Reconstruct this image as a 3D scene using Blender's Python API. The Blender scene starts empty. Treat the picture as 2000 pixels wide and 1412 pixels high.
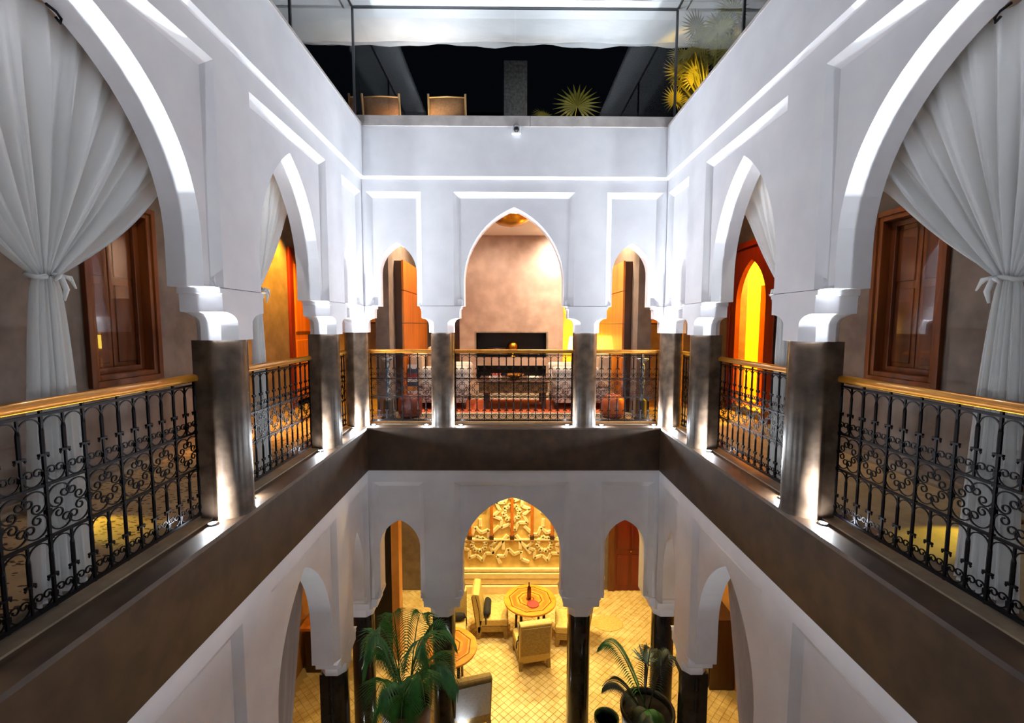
import bpy, bmesh, math, random
from mathutils import Vector, Matrix
random.seed(7)
scn = bpy.context.scene
col = scn.collection
R = math.radians
E = 6.40            # eye height above the lower floor; z below is given relative to the eye
PI = math.pi

# ------------------------------------------------------------------ camera
cam_d = bpy.data.cameras.new('camera')
cam_d.sensor_width = 36.0
cam_d.lens = 888.59 / 2000.0 * 36.0
cam_d.clip_start = 0.05
cam_d.clip_end = 200
cam = bpy.data.objects.new('camera', cam_d)
col.objects.link(cam)
cam.matrix_world = (Matrix.Translation((-0.083, 0, E)) @ Matrix.Rotation(-0.0077, 4, 'Z')
                    @ Matrix.Rotation(PI / 2 - 0.0822, 4, 'X') @ Matrix.Rotation(0.0027, 4, 'Z'))
scn.camera = cam

# ------------------------------------------------------------------ world, exposure
world = bpy.data.worlds.new('night')
scn.world = world
world.use_nodes = True
bg = world.node_tree.nodes['Background']
bg.inputs[0].default_value = (0.10, 0.13, 0.20, 1)
bg.inputs[1].default_value = 0.002
scn.view_settings.view_transform = 'Standard'
scn.view_settings.look = 'None'
scn.view_settings.gamma = 1.0
scn.view_settings.use_curve_mapping = False
scn.view_settings.exposure = 2.78
scn.cycles.max_bounces = 6
scn.cycles.transparent_max_bounces = 6
scn.cycles.caustics_reflective = False
scn.cycles.caustics_refractive = False
UP_W = 28.0          # watts of one ledge uplight
COOL = (0.86, 0.93, 1.0)


def srgb(r, g, b):
    f = lambda c: (c / 12.92 if c <= 0.04045 else ((c + 0.055) / 1.055) ** 2.4)
    return (f(r / 255), f(g / 255), f(b / 255), 1.0)


# ------------------------------------------------------------------ materials
MAT = {}


def mat(name, c1, c2=None, rough=0.6, metal=0.0, scale=6.0, stretch=(1, 1, 1), bump=0.0, bscale=None,
        contrast=(0.35, 0.65), emit=None, estr=0.0, coat=0.0, detail=5.0, spec=0.5, sheen=0.0):
    m = bpy.data.materials.new(name)
    m.use_nodes = True
    nt = m.node_tree
    b = nt.nodes['Principled BSDF']
    b.inputs['Roughness'].default_value = rough
    b.inputs['Metallic'].default_value = metal
    b.inputs['Specular IOR Level'].default_value = spec
    b.inputs['Coat Weight'].default_value = coat
    b.inputs['Sheen Weight'].default_value = sheen
    b.inputs['Base Color'].default_value = c1
    if c2 is not None or bump:
        tc = nt.nodes.new('ShaderNodeNewGeometry')
        mp = nt.nodes.new('ShaderNodeMapping')
        mp.inputs['Scale'].default_value = stretch
        nt.links.new(tc.outputs['Position'], mp.inputs['Vector'])
        no = nt.nodes.new('ShaderNodeTexNoise')
        no.inputs['Scale'].default_value = scale
        no.inputs['Detail'].default_value = detail
        nt.links.new(mp.outputs[0], no.inputs['Vector'])
        if c2 is not None:
            cr = nt.nodes.new('ShaderNodeValToRGB')
            cr.color_ramp.elements[0].position = contrast[0]
            cr.color_ramp.elements[1].position = contrast[1]
            cr.color_ramp.elements[0].color = c1
            cr.color_ramp.elements[1].color = c2
            nt.links.new(no.outputs['Fac'], cr.inputs[0])
            nt.links.new(cr.outputs[0], b.inputs['Base Color'])
        if bump:
            n2 = no
            if bscale:
                n2 = nt.nodes.new('ShaderNodeTexNoise')
                n2.inputs['Scale'].default_value = bscale
                n2.inputs['Detail'].default_value = 4
                nt.links.new(mp.outputs[0], n2.inputs['Vector'])
            bp = nt.nodes.new('ShaderNodeBump')
            bp.inputs['Strength'].default_value = bump
            bp.inputs['Distance'].default_value = 0.02
            nt.links.new(n2.outputs['Fac'], bp.inputs['Height'])
            nt.links.new(bp.outputs[0], b.inputs['Normal'])
    if emit:
        b.inputs['Emission Color'].default_value = emit
        b.inputs['Emission Strength'].default_value = estr
    MAT[name] = m
    return m


def wood(name, c1, c2, axis='z', rough=0.35, scale=9.0, coat=0.2):
    st = {'x': (0.12, 1, 1), 'y': (1, 0.12, 1), 'z': (1, 1, 0.12)}[axis]
    return mat(name, c1, c2, rough=rough, scale=scale, stretch=st, contrast=(0.3, 0.7), bump=0.08, coat=coat)


mat('plaster', srgb(236, 236, 240), srgb(228, 228, 233), rough=0.62, scale=3, bump=0.05, bscale=22, spec=0.3)
mat('tadelakt', srgb(64, 51, 41), srgb(94, 77, 62), rough=0.27, scale=7, bump=0.06, bscale=9, detail=8)
mat('tadelakt_fascia', srgb(50, 35, 23), srgb(72, 52, 34), rough=0.48, scale=6, bump=0.05, bscale=9, detail=8)
mat('tadelakt_black', srgb(30, 27, 26), srgb(44, 39, 36), rough=0.16, scale=7, detail=8)
mat('ledge_stone', srgb(118, 104, 88), srgb(146, 128, 104), rough=0.4, scale=8)
mat('gallery_wall', srgb(104, 93, 86), srgb(126, 113, 104), rough=0.55, scale=5, bump=0.05, bscale=12, detail=8)
mat('ceiling_white', srgb(232, 228, 222), rough=0.7)
mat('breast', srgb(156, 130, 112), srgb(182, 155, 134), rough=0.5, scale=4, detail=9, bump=0.04, bscale=15)
mat('iron', srgb(26, 24, 26), rough=0.35, metal=0.85)
mat('black', srgb(14, 13, 13), rough=0.5)
mat('brass', srgb(196, 140, 40), rough=0.25, metal=1.0)
mat('handrail_wood', srgb(176, 112, 22), srgb(204, 140, 40), rough=0.3, metal=0.55, scale=9, stretch=(1, 0.12, 1), contrast=(0.3, 0.7), coat=0.4)
wood('wood_red', srgb(74, 34, 14), srgb(116, 60, 26), 'z')
wood('wood_door', srgb(88, 42, 14), srgb(132, 70, 26), 'z')
wood('wood_orange', srgb(178, 92, 24), srgb(216, 128, 44), 'z')
wood('wood_dark', srgb(48, 26, 16), srgb(72, 40, 24), 'z')
wood('wood_deepred', srgb(92, 24, 14), srgb(120, 34, 20), 'z')
wood('table_light', srgb(196, 120, 34), srgb(224, 150, 54), 'x', rough=0.25)
wood('table_mid', srgb(176, 96, 30), srgb(198, 116, 42), 'y', rough=0.25)
wood('table_dark', srgb(104, 44, 20), srgb(130, 62, 28), 'x', rough=0.25)
mat('rush', srgb(188, 158, 84), srgb(208, 180, 108), rough=0.6, scale=24, stretch=(1, 1, 4), bump=0.15)
mat('rush_dark', srgb(138, 112, 58), srgb(160, 132, 72), rough=0.6, scale=24)
mat('grey_cloth', srgb(168, 172, 176), srgb(186, 188, 190), rough=0.5, scale=30)
mat('black_cloth', srgb(20, 18, 20), rough=0.85)
mat('white_fabric', srgb(214, 206, 196), srgb(196, 186, 174), rough=0.9, scale=14)
mat('pattern_fabric', srgb(206, 196, 186), srgb(136, 118, 106), rough=0.9, scale=26, contrast=(0.48, 0.54))
mat('beige_fabric', srgb(206, 178, 146), srgb(188, 158, 126), rough=0.9, scale=12)
mat('leather_red', srgb(84, 30, 20), srgb(104, 40, 26), rough=0.45, scale=10)
mat('leather_orange', srgb(150, 70, 30), srgb(168, 88, 40), rough=0.45, scale=10)
mat('rug_orange', srgb(196, 92, 40), srgb(166, 66, 30), rough=0.95, scale=16)
mat('rug_border', srgb(206, 200, 186), srgb(150, 140, 124), rough=0.95, scale=20, contrast=(0.48, 0.52))
mat('table_brown', srgb(92, 66, 34), srgb(132, 100, 54), rough=0.6, scale=30, contrast=(0.4, 0.6))
mat('coping', srgb(176, 168, 164), srgb(198, 190, 186), rough=0.55, scale=6)
mat('tile_a', srgb(222, 196, 138), srgb(196, 164, 100), rough=0.3, scale=5, contrast=(0.35, 0.65), bump=0.05)
mat('grout', srgb(178, 152, 98), rough=0.8)
mat('relief', srgb(240, 224, 180), srgb(230, 210, 158), rough=0.6, scale=8)
mat('relief_back', srgb(228, 198, 124), srgb(214, 182, 106), rough=0.6, scale=8)
mat('terracotta', srgb(128, 92, 74), srgb(106, 76, 62), rough=0.7, scale=8)
mat('pot_dark', srgb(34, 32, 28), srgb(46, 42, 36), rough=0.35, scale=8)
mat('pot_green', srgb(44, 62, 24), srgb(58, 80, 32), rough=0.25, scale=8)
mat('soil', srgb(34, 26, 20), rough=0.95)
mat('leaf', srgb(38, 96, 40), srgb(70, 138, 58), rough=0.45, scale=5)
mat('leaf_dark', srgb(30, 40, 26), srgb(48, 60, 36), rough=0.5, scale=5)
mat('leaf_silver', srgb(120, 160, 158), srgb(170, 200, 196), rough=0.45, scale=5)
mat('leaf_dry', srgb(84, 62, 40), srgb(110, 84, 54), rough=0.7, scale=5)
mat('leaf_terrace', srgb(120, 116, 40), srgb(150, 140, 56), rough=0.5, scale=5)
mat('stem', srgb(120, 110, 90), srgb(80, 70, 52), rough=0.7, scale=12)
mat('bottle_glass', srgb(66, 16, 14), rough=0.1, coat=0.5)
mat('sling', srgb(150, 104, 62), srgb(132, 90, 52), rough=0.7, scale=40)
wood('teak', srgb(196, 146, 84), srgb(214, 166, 100), 'z')
mat('metal_white', srgb(226, 228, 232), rough=0.4)
mat('steel_grey', srgb(96, 98, 102), rough=0.4, metal=0.6)
mat('roof_fabric', srgb(236, 236, 238), srgb(222, 224, 228), rough=0.7, scale=2)
mat('pillar_stone', srgb(52, 54, 58), srgb(90, 92, 98), rough=0.5, scale=22)
mat('yellow_wall', srgb(226, 178, 60), srgb(214, 164, 46), rough=0.6, scale=4)
mat('ochre', srgb(206, 150, 84), srgb(190, 132, 68), rough=0.7, scale=4)
mat('picture', srgb(214, 150, 70), srgb(236, 190, 110), rough=0.6, scale=10)
mat('lens', srgb(240, 246, 255), rough=0.3, emit=(0.9, 0.95, 1, 1), estr=22.0)
mat('lens_warm', srgb(255, 220, 140), rough=0.3, emit=(1, 0.75, 0.3, 1), estr=12.0)
mat('shade_yellow', srgb(250, 205, 60), rough=0.6, emit=(1, 0.72, 0.08, 1), estr=1.8)
mat('teal_metal', srgb(60, 84, 104), srgb(160, 172, 180), rough=0.35, scale=20, contrast=(0.45, 0.55))
mat('kilim_a', srgb(150, 44, 40), rough=0.9)
mat('kilim_b', srgb(206, 198, 190), rough=0.9)
mat('kilim_c', srgb(52, 58, 74), rough=0.9)
mat('kilim_d', srgb(196, 132, 60), rough=0.9)
mat('book_white', srgb(216, 206, 190), rough=0.7)
mat('book_red', srgb(156, 46, 36), rough=0.7)
mat('pale_cushion', srgb(172, 196, 204), srgb(186, 208, 212), rough=0.9, scale=12)
mat('dark_hedge', srgb(4, 5, 4), srgb(9, 10, 9), rough=0.9, scale=6)
mat('wall_socket', srgb(214, 190, 120), rough=0.5)


def fabric(name, c, trl=0.4, transp=0.0):
    m = bpy.data.materials.new(name)
    m.use_nodes = True
    nt = m.node_tree
    nt.nodes.remove(nt.nodes['Principled BSDF'])
    out = nt.nodes['Material Output']
    d = nt.nodes.new('ShaderNodeBsdfDiffuse')
    t = nt.nodes.new('ShaderNodeBsdfTranslucent')
    d.inputs[0].default_value = c
    t.inputs[0].default_value = c
    mx = nt.nodes.new('ShaderNodeMixShader')
    mx.inputs[0].default_value = trl
    nt.links.new(d.outputs[0], mx.inputs[1])
    nt.links.new(t.outputs[0], mx.inputs[2])
    last = mx
    if transp:
        tr = nt.nodes.new('ShaderNodeBsdfTransparent')
        m2 = nt.nodes.new('ShaderNodeMixShader')
        m2.inputs[0].default_value = transp
        nt.links.new(mx.outputs[0], m2.inputs[1])
        nt.links.new(tr.outputs[0], m2.inputs[2])
        last = m2
    nt.links.new(last.outputs[0], out.inputs[0])
    MAT[name] = m


fabric('curtain', srgb(248, 250, 250), 0.28, 0.0)
fabric('curtain_low', srgb(196, 192, 188), 0.3, 0.0)


def glass(name, tint=(0.93, 0.95, 0.95, 1), ior=1.5):
    m = bpy.data.materials.new(name)
    m.use_nodes = True
    nt = m.node_tree
    nt.nodes.remove(nt.nodes['Principled BSDF'])
    out = nt.nodes['Material Output']
    g = nt.nodes.new('ShaderNodeBsdfGlossy')
    g.inputs['Roughness'].default_value = 0.0
    t = nt.nodes.new('ShaderNodeBsdfTransparent')
    t.inputs[0].default_value = tint
    f = nt.nodes.new('ShaderNodeFresnel')
    # a thin pane reflects alike from both sides
    ge = nt.nodes.new('ShaderNodeNewGeometry')
    mr = nt.nodes.new('ShaderNodeMapRange')
    mr.inputs['To Min'].default_value = ior
    mr.inputs['To Max'].default_value = 1.0 / ior
    nt.links.new(ge.outputs['Backfacing'], mr.inputs['Value'])
    nt.links.new(mr.outputs[0], f.inputs[0])
    mx = nt.nodes.new('ShaderNodeMixShader')
    nt.links.new(f.outputs[0], mx.inputs[0])
    nt.links.new(t.outputs[0], mx.inputs[1])
    nt.links.new(g.outputs[0], mx.inputs[2])
    nt.links.new(mx.outputs[0], out.inputs[0])
    MAT[name] = m


glass('glass', ior=1.5)
glass('glass_window', tint=(0.95, 0.95, 0.95, 1), ior=1.6)


def dashes(name, base, base2, dark, sx, sy, thr, rot=0.0, rough=0.7):
    """woven mat: short dark dashes on a beige ground"""
    m = mat(name, base, base2, rough=rough, scale=9)
    nt = m.node_tree
    b = nt.nodes['Principled BSDF']
    src = b.inputs['Base Color'].links[0].from_socket
    ge = nt.nodes.new('ShaderNodeNewGeometry')
    mp = nt.nodes.new('ShaderNodeMapping')
    mp.inputs['Rotation'].default_value = (0, 0, rot)
    mp.inputs['Scale'].default_value = (sx, sy, 1)
    nt.links.new(ge.outputs['Position'], mp.inputs[0])
    v = nt.nodes.new('ShaderNodeTexVoronoi')
    v.inputs['Scale'].default_value = 1.0
    v.inputs['Randomness'].default_value = 0.75
    nt.links.new(mp.outputs[0], v.inputs['Vector'])
    lt = nt.nodes.new('ShaderNodeMath')
    lt.operation = 'LESS_THAN'
    lt.inputs[1].default_value = thr
    nt.links.new(v.outputs['Distance'], lt.inputs[0])
    mx = nt.nodes.new('ShaderNodeMix')
    mx.data_type = 'RGBA'
    nt.links.new(lt.outputs[0], mx.inputs[0])
    nt.links.new(src, mx.inputs[6])
    mx.inputs[7].default_value = dark
    nt.links.new(mx.outputs[2], b.inputs['Base Color'])


dashes('mat_flecked', srgb(186, 158, 118), srgb(170, 142, 104), srgb(66, 38, 22), 17, 36, 0.36)
dashes('mat_plain', srgb(176, 158, 124), srgb(162, 144, 110), srgb(88, 74, 54), 5.0, 60, 0.12)


# ------------------------------------------------------------------ mesh builder
class MB:
    def __init__(s):
        s.v = []
        s.f = []

    def add(s, vs, fs):
        o = len(s.v)
        s.v += [tuple(p) for p in vs]
        s.f += [tuple(i + o for i in f) for f in fs]
        return s

    def quad(s, a, b, c, d):
        return s.add([a, b, c, d], [(0, 1, 2, 3)])

    def box(s, x0, x1, y0, y1, z0, z1):
        return s.add([(x0, y0, z0), (x1, y0, z0), (x1, y1, z0), (x0, y1, z0), (x0, y0, z1), (x1, y0, z1), (x1, y1, z1), (x0, y1, z1)],
                     [(0, 3, 2, 1), (4, 5, 6, 7), (0, 1, 5, 4), (1, 2, 6, 5), (2, 3, 7, 6), (3, 0, 4, 7)])

    def rings(s, rings, closed=True, cap=True):
        n = len(rings[0])
        vs = [p for r in rings for p in r]
        fs = []
        for i in range(len(rings) - 1):
            for j in range(n if closed else n - 1):
                a, b = i * n + j, i * n + (j + 1) % n
                fs.append((a, b, b + n, a + n))
        if cap and closed:
            fs.append(tuple(reversed(range(n))))
            fs.append(tuple(range((len(rings) - 1) * n, len(rings) * n)))
        return s.add(vs, fs)

    def lathe(s, prof, c=(0, 0), n=24, cap=True):
        return s.rings([[(c[0] + r * math.cos(2 * PI * k / n), c[1] + r * math.sin(2 * PI * k / n), z) for k in range(n)] for r, z in prof], cap=cap)

    def tube(s, pts, r, n=5, closed_ends=True, flat=None):
        pts = [Vector(p) for p in pts]
        rings = []
        for i, p in enumerate(pts):
            t = (pts[min(i + 1, len(pts) - 1)] - pts[max(i - 1, 0)]).normalized()
            ref = Vector((0, 1, 0)) if abs(t.y) < 0.9 else Vector((1, 0, 0))
            u = t.cross(ref).normalized()
            w = t.cross(u).normalized()
            rr = r[i] if isinstance(r, (list, tuple)) else r
            rings.append([p + u * (rr * math.cos(2 * PI * (k + .5) / n)) + w * (rr * math.sin(2 * PI * (k + .5) / n)) for k in range(n)])
        return s.rings(rings, cap=closed_ends)

    def strip(s, rows):
        """grid of points rows[i][j]"""
        n = len(rows[0])
        vs = [p for r in rows for p in r]
        fs = [(i * n + j, i * n + j + 1, (i + 1) * n + j + 1, (i + 1) * n + j) for i in range(len(rows) - 1) for j in range(n - 1)]
        return s.add(vs, fs)

    def prism(s, poly, axis, a, b):
        """poly of 2D points extruded along axis from a to b"""
        f = {'x': lambda p, t: (t, p[0], p[1]), 'y': lambda p, t: (p[0], t, p[1]), 'z': lambda p, t: (p[0], p[1], t)}[axis]
        return s.rings([[f(p, a) for p in poly], [f(p, b) for p in poly]])

    def mesh(s, name, m, smooth=False, recalc=True):
        me = bpy.data.meshes.new(name)
        me.from_pydata(s.v, [], s.f)
        if recalc:
            bm = bmesh.new()
            bm.from_mesh(me)
            bmesh.ops.recalc_face_normals(bm, faces=bm.faces)
            bm.to_mesh(me)
            bm.free()
        if smooth:
            me.polygons.foreach_set('use_smooth', [True] * len(me.polygons))
        me.materials.append(MAT[m])
        return me

    def build(s, name, m, parent=None, smooth=False, loc=None, world=True, bevel=0.0, auto=None):
        """world=True: vertices are eye-relative world coordinates (z gets E added); parented parts keep their world place"""
        me = s.mesh(name, m, smooth or auto is not None)
        o = bpy.data.objects.new(name, me)
        col.objects.link(o)
        if world:
            off = Vector((0, 0, E))
            if parent is not None:
                par = parent
                tot = Vector((0, 0, 0))
                while par is not None:
                    tot += par.location
                    par = par.parent
                off = off - tot
            me.transform(Matrix.Translation(off))
        if loc is not None:
            o.location = loc
        if parent is not None:
            o.parent = parent
        if bevel:
            md = o.modifiers.new('bevel', 'BEVEL')
            md.width = bevel
            md.segments = 2
            md.limit_method = 'ANGLE'
            md.angle_limit = R(40)
        if auto is not None:
            sharp_by_angle(me, auto)
        return o


def sharp_by_angle(me, deg):
    bm = bmesh.new()
    bm.from_mesh(me)
    for e in bm.edges:
        if len(e.link_faces) == 2 and e.calc_face_angle(0) > R(deg):
            e.smooth = False
        else:
            e.smooth = True
    bm.to_mesh(me)
    bm.free()


def tag(o, label=None, cat=None, group=None, kind=None):
    if label:
        o['label'] = label
    if cat:
        o['category'] = cat
    if group:
        o['group'] = group
    if kind:
        o['kind'] = kind
    return o


def empty(name, loc, rz=0.0):
    """loc eye-relative"""
    o = bpy.data.objects.new(name, None)
    o.empty_display_size = 0.1
    o.location = (loc[0], loc[1], loc[2] + E)
    o.rotation_euler = (0, 0, rz)
    col.objects.link(o)
    return o


def part(mb, name, m, parent, **k):
    """part given in the local frame of its parent"""
    return mb.build(name, m, parent, world=False, **k)


def struct(o, label=None):
    o['kind'] = 'structure'
    if label:
        o['label'] = label
    return o


def spot(name, loc, target, watts, color, size=60, blend=0.6, radius=0.03, parent=None):
    d = bpy.data.lights.new(name, 'SPOT')
    d.energy = watts
    d.color = color
    d.spot_size = R(size)
    d.spot_blend = blend
    d.shadow_soft_size = radius
    o = bpy.data.objects.new(name, d)
    col.objects.link(o)
    o.location = (loc[0], loc[1], loc[2] + E)
    v = Vector(target) - Vector(loc)
    o.rotation_euler = v.to_track_quat('-Z', 'Y').to_euler()
    if parent is not None:
        bpy.context.view_layer.update()
        mw = o.matrix_basis.copy()
        o.parent = parent
        o.matrix_basis = Matrix.Translation(-parent.location) @ mw if parent.rotation_euler.z == 0 else mw
    return o


def point(name, loc, watts, color, radius=0.05):
    d = bpy.data.lights.new(name, 'POINT')
    d.energy = watts
    d.color = color
    d.shadow_soft_size = radius
    o = bpy.data.objects.new(name, d)
    col.objects.link(o)
    o.location = (loc[0], loc[1], loc[2] + E)
    return o


# ------------------------------------------------------------------ main dimensions (eye-relative z)
HW, YB, YF = 2.10, 6.40, -1.30       # half width of the court, back face, front face
T = 0.30                             # thickness of the arcade walls
Z_ROOF, Z_COPT, Z_COPB, Z_FRZ = 4.35, 2.79, 2.65, 1.963
Z_LEDGE, Z_FASB = -1.48, -2.094
Z_GF = -1.50                         # gallery floor
Z_GC = 1.98                          # gallery ceiling
Z_FL = -6.40                         # lower floor
XG, YG = 3.90, 9.00                  # gallery outer wall, gallery end
YR = 10.50                           # rear wall of the back rooms

SIDE = {'left': lambda s, n, z: (-HW - n, s, z), 'right': lambda s, n, z: (HW + n, s, z), 'back': lambda s, n, z: (s, YB + n, z)}


def arch_pts(c, a, zb, zs, za, k=14):
    h = za - zs
    Rr = (h * h + a * a) / (2 * a)
    ang = math.asin(min(1.0, h / Rr))
    pts = [(c - a, zb), (c - a, zs)]
    for i in range(1, k + 1):
        t = ang * i / k
        pts.append((c - (Rr * math.cos(t) - (Rr - a)), zs + Rr * math.sin(t)))
    right = [(2 * c - p[0], p[1]) for p in reversed(pts[:-1])]
    return pts + right


def arcade(name, side, bays, s0, s1, zc, ft, ztop, upper):
    """bays: (frame0, frame1, centre, half, spring, apex)"""
    W = SIDE[side]
    m = MB()
    d, b = 0.05, 0.075

    def q(a, bb, c, e):
        m.quad(W(*a), W(*bb), W(*c), W(*e))
    zt = Z_FRZ if upper else ztop
    edges = [s0]
    for (f0, f1, c, a, zs, za) in bays:
        edges += [f0, f1]
    edges.append(s1)
    for i in range(0, len(edges), 2):
        if edges[i + 1] - edges[i] > 1e-4:
            q((edges[i], 0, zc), (edges[i + 1], 0, zc), (edges[i + 1], 0, ft), (edges[i], 0, ft))
            q((edges[i], T, zc), (edges[i + 1], T, zc), (edges[i + 1], T, ztop), (edges[i], T, ztop))
            q((edges[i], 0, zc), (edges[i + 1], 0, zc), (edges[i + 1], T, zc), (edges[i], T, zc))
    q((s0, 0, ft), (s1, 0, ft), (s1, 0, zt), (s0, 0, zt))
    for (f0, f1, c, a, zs, za) in bays:
        pts = arch_pts(c, a, zc, zs, za)
        q((f0, 0, zc), (f0 + b, d, zc), (f0 + b, d, ft - b), (f0, 0, ft))
        q((f1, 0, zc), (f1 - b, d, zc), (f1 - b, d, ft - b), (f1, 0, ft))
        q((f0, 0, ft), (f1, 0, ft), (f1 - b, d, ft - b), (f0 + b, d, ft - b))
        q((f0 + b, d, zc), (c - a, d, zc), (c - a, d, ft - b), (f0 + b, d, ft - b))
        q((c + a, d, zc), (f1 - b, d, zc), (f1 - b, d, ft - b), (c + a, d, ft - b))
        q((f0, T, zc), (c - a, T, zc), (c - a, T, ztop), (f0, T, ztop))
        q((c + a, T, zc), (f1, T, zc), (f1, T, ztop), (c + a, T, ztop))
        q((f0, 0, zc), (c - a, 0, zc), (c - a, T, zc), (f0, T, zc))
        q((c + a, 0, zc), (f1, 0, zc), (f1, T, zc), (c + a, T, zc))
        for (p, r) in zip(pts[:-1], pts[1:]):
            q((p[0], d, p[1]), (r[0], d, r[1]), (r[0], T, r[1]), (p[0], T, p[1]))
            if r[0] - p[0] > 1e-6:
                q((p[0], d, p[1]), (r[0], d, r[1]), (r[0], d, ft - b), (p[0], d, ft - b))
                q((p[0], T, p[1]), (r[0], T, r[1]), (r[0], T, ztop), (p[0], T, ztop))
    if upper:
        p = -0.035
        q((s0, 0, Z_FRZ), (s1, 0, Z_FRZ), (s1, p, Z_FRZ + 0.035), (s0, p, Z_FRZ + 0.035))
        q((s0, p, Z_FRZ + 0.035), (s1, p, Z_FRZ + 0.035), (s1, p, ztop), (s0, p, ztop))
    o = m.build(name, 'plaster')
    bm = bmesh.new()
    bm.from_mesh(o.data)
    bmesh.ops.remove_doubles(bm, verts=bm.verts, dist=1e-4)
    bmesh.ops.recalc_face_normals(bm, faces=bm.faces)
    bm.to_mesh(o.data)
    bm.free()
    return struct(o)


# bays: near big arch, middle arch, small corner arch (side walls); small, big, small (back wall)
def side_bays(u):
    if u:
        return [(1.40, 3.27, 2.335, 0.80, 0.55, 1.62), (3.70, 5.18, 4.45, 0.60, 0.52, 1.60), (5.66, 6.36, 6.02, 0.235, 0.68, 1.08)]
    return [(1.40, 3.30, 2.35, 0.80, -3.55, -2.46), (3.72, 5.19, 4.46, 0.62, -3.55, -2.47), (5.66, 6.36, 6.02, 0.235, -3.5, -2.83)]


ZCU, ZCL = 0.25, -4.03
COLS_S = [1.19, 3.51, 5.45]
UPB = [(-2.04, -1.29, -1.64, 0.272, 0.70, 1.12), (-0.845, 0.825, -0.01, 0.70, 0.58, 1.61), (1.27, 2.04, 1.64, 0.272, 0.70, 1.12)]
LOB = [(-2.04, -1.30, -1.67, 0.295, -3.28, -2.86), (-0.86, 0.81, -0.025, 0.727, -3.42, -2.52), (1.27, 2.04, 1.63, 0.295, -3.28, -2.86)]
arcade('wall_left', 'left', side_bays(True), YF, YB, ZCU, 1.79, Z_COPB, True)
arcade('wall_right', 'right', side_bays(True), YF, YB, ZCU, 1.79, Z_COPB, True)
arcade('wall_back', 'back', UPB, -HW, HW, ZCU, 1.80, Z_COPB, True)
arcade('wall_left_lower', 'left', side_bays(False), YF, YB, ZCL, -2.27, Z_FASB, False)
arcade('wall_right_lower', 'right', side_bays(False), YF, YB, ZCL, -2.27, Z_FASB, False)
arcade('wall_back_lower', 'back', LOB, -HW, HW, ZCL, -2.27, Z_FASB, False)
# front of the court behind the viewer
m = MB()
m.box(-HW - 0.4, HW + 0.4, YF - 0.3, YF, Z_FASB, Z_COPB)
struct(m.build('wall_front', 'plaster'))
m = MB()
m.box(-HW - 0.4, HW + 0.4, YF - 0.3, YF, Z_FL, Z_FASB)
struct(m.build('wall_front_lower', 'plaster'))

# ledge bands (dark polished plaster) with a stone strip under the railings
LW = 0.47
for nm, sd, s0, s1 in (('left', 'left', YF, YB + LW), ('right', 'right', YF, YB + LW), ('back', 'back', -HW, HW)):
    W = SIDE[sd]
    m = MB()
    prof = [(-0.012, Z_FASB - 0.004), (-0.012, Z_LEDGE - 0.02), (0.008, Z_LEDGE), (0.205, Z_LEDGE), (LW, Z_LEDGE - 0.001), (LW, Z_FASB - 0.004)]
    m.rings([[W(s0, n, z) for n, z in prof], [W(s1, n, z) for n, z in prof]])
    o = struct(m.build('trim_' + nm, 'tadelakt_fascia'))
    m = MB()
    prof = [(0.215, Z_LEDGE - 0.005), (0.215, Z_LEDGE + 0.012), (LW + 0.02, Z_LEDGE + 0.012), (LW + 0.02, Z_LEDGE - 0.005)]
    m.rings([[W(s0, n, z) for n, z in prof], [W(s1, n, z) for n, z in prof]])
    m.build('stone_strip', 'ledge_stone', o)

# ------------------------------------------------------------------ columns
CR = 0.165
NC = 0.175


def capital(m, W, c, zb, zc, hw=0.175, lo=True, hi=True, scale=1.0):
    """lofted corbel block, chamfered at its lower corners"""
    k = (zc - zb) / 0.375
    ch0 = 0.08
    rows = []
    for z, dd, ch in ([(-0.375, 0, ch0), (-0.27, 0, ch0), (-0.262, 0.002, ch0)]
                      + [(-0.26 + 0.09 * t, 0.09 * (1 - math.sqrt(max(0, 1 - t * t))) if t < 1 else 0.09, ch0 * math.sqrt(max(0, 1 - t ** 2.2))) for t in (0.15, 0.3, 0.45, 0.6, 0.72, 0.84, 0.92, 0.97, 1.0)]
                      + [(-0.08, 0.092, 0), (-0.045, 0.095, 0), (-0.04, 0.11, 0), (-0.005, 0.112, 0)]):
        rows.append((zc + z * k, dd, max(ch, 0.002), -0.004))
    for z, dd in ((0.0, 0.13), (0.02, 0.142), (0.05, 0.15), (0.075, 0.146), (0.095, 0.13)):
        rows.append((zc + z, dd, 0.03, 0.03))
    rings = []
    for z, dd, ch, nf in rows:
        a = c - hw - (dd if lo else 0)
        b = c + hw + (dd if hi else 0)
        n1 = T + 0.004
        rings.append([W(a + ch, nf, z), W(b - ch, nf, z), W(b, nf + ch, z), W(b, n1 - ch, z), W(b - ch, n1, z), W(a + ch, n1, z), W(a, n1 - ch, z), W(a, nf + ch, z)])
    m.rings(rings)


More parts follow.
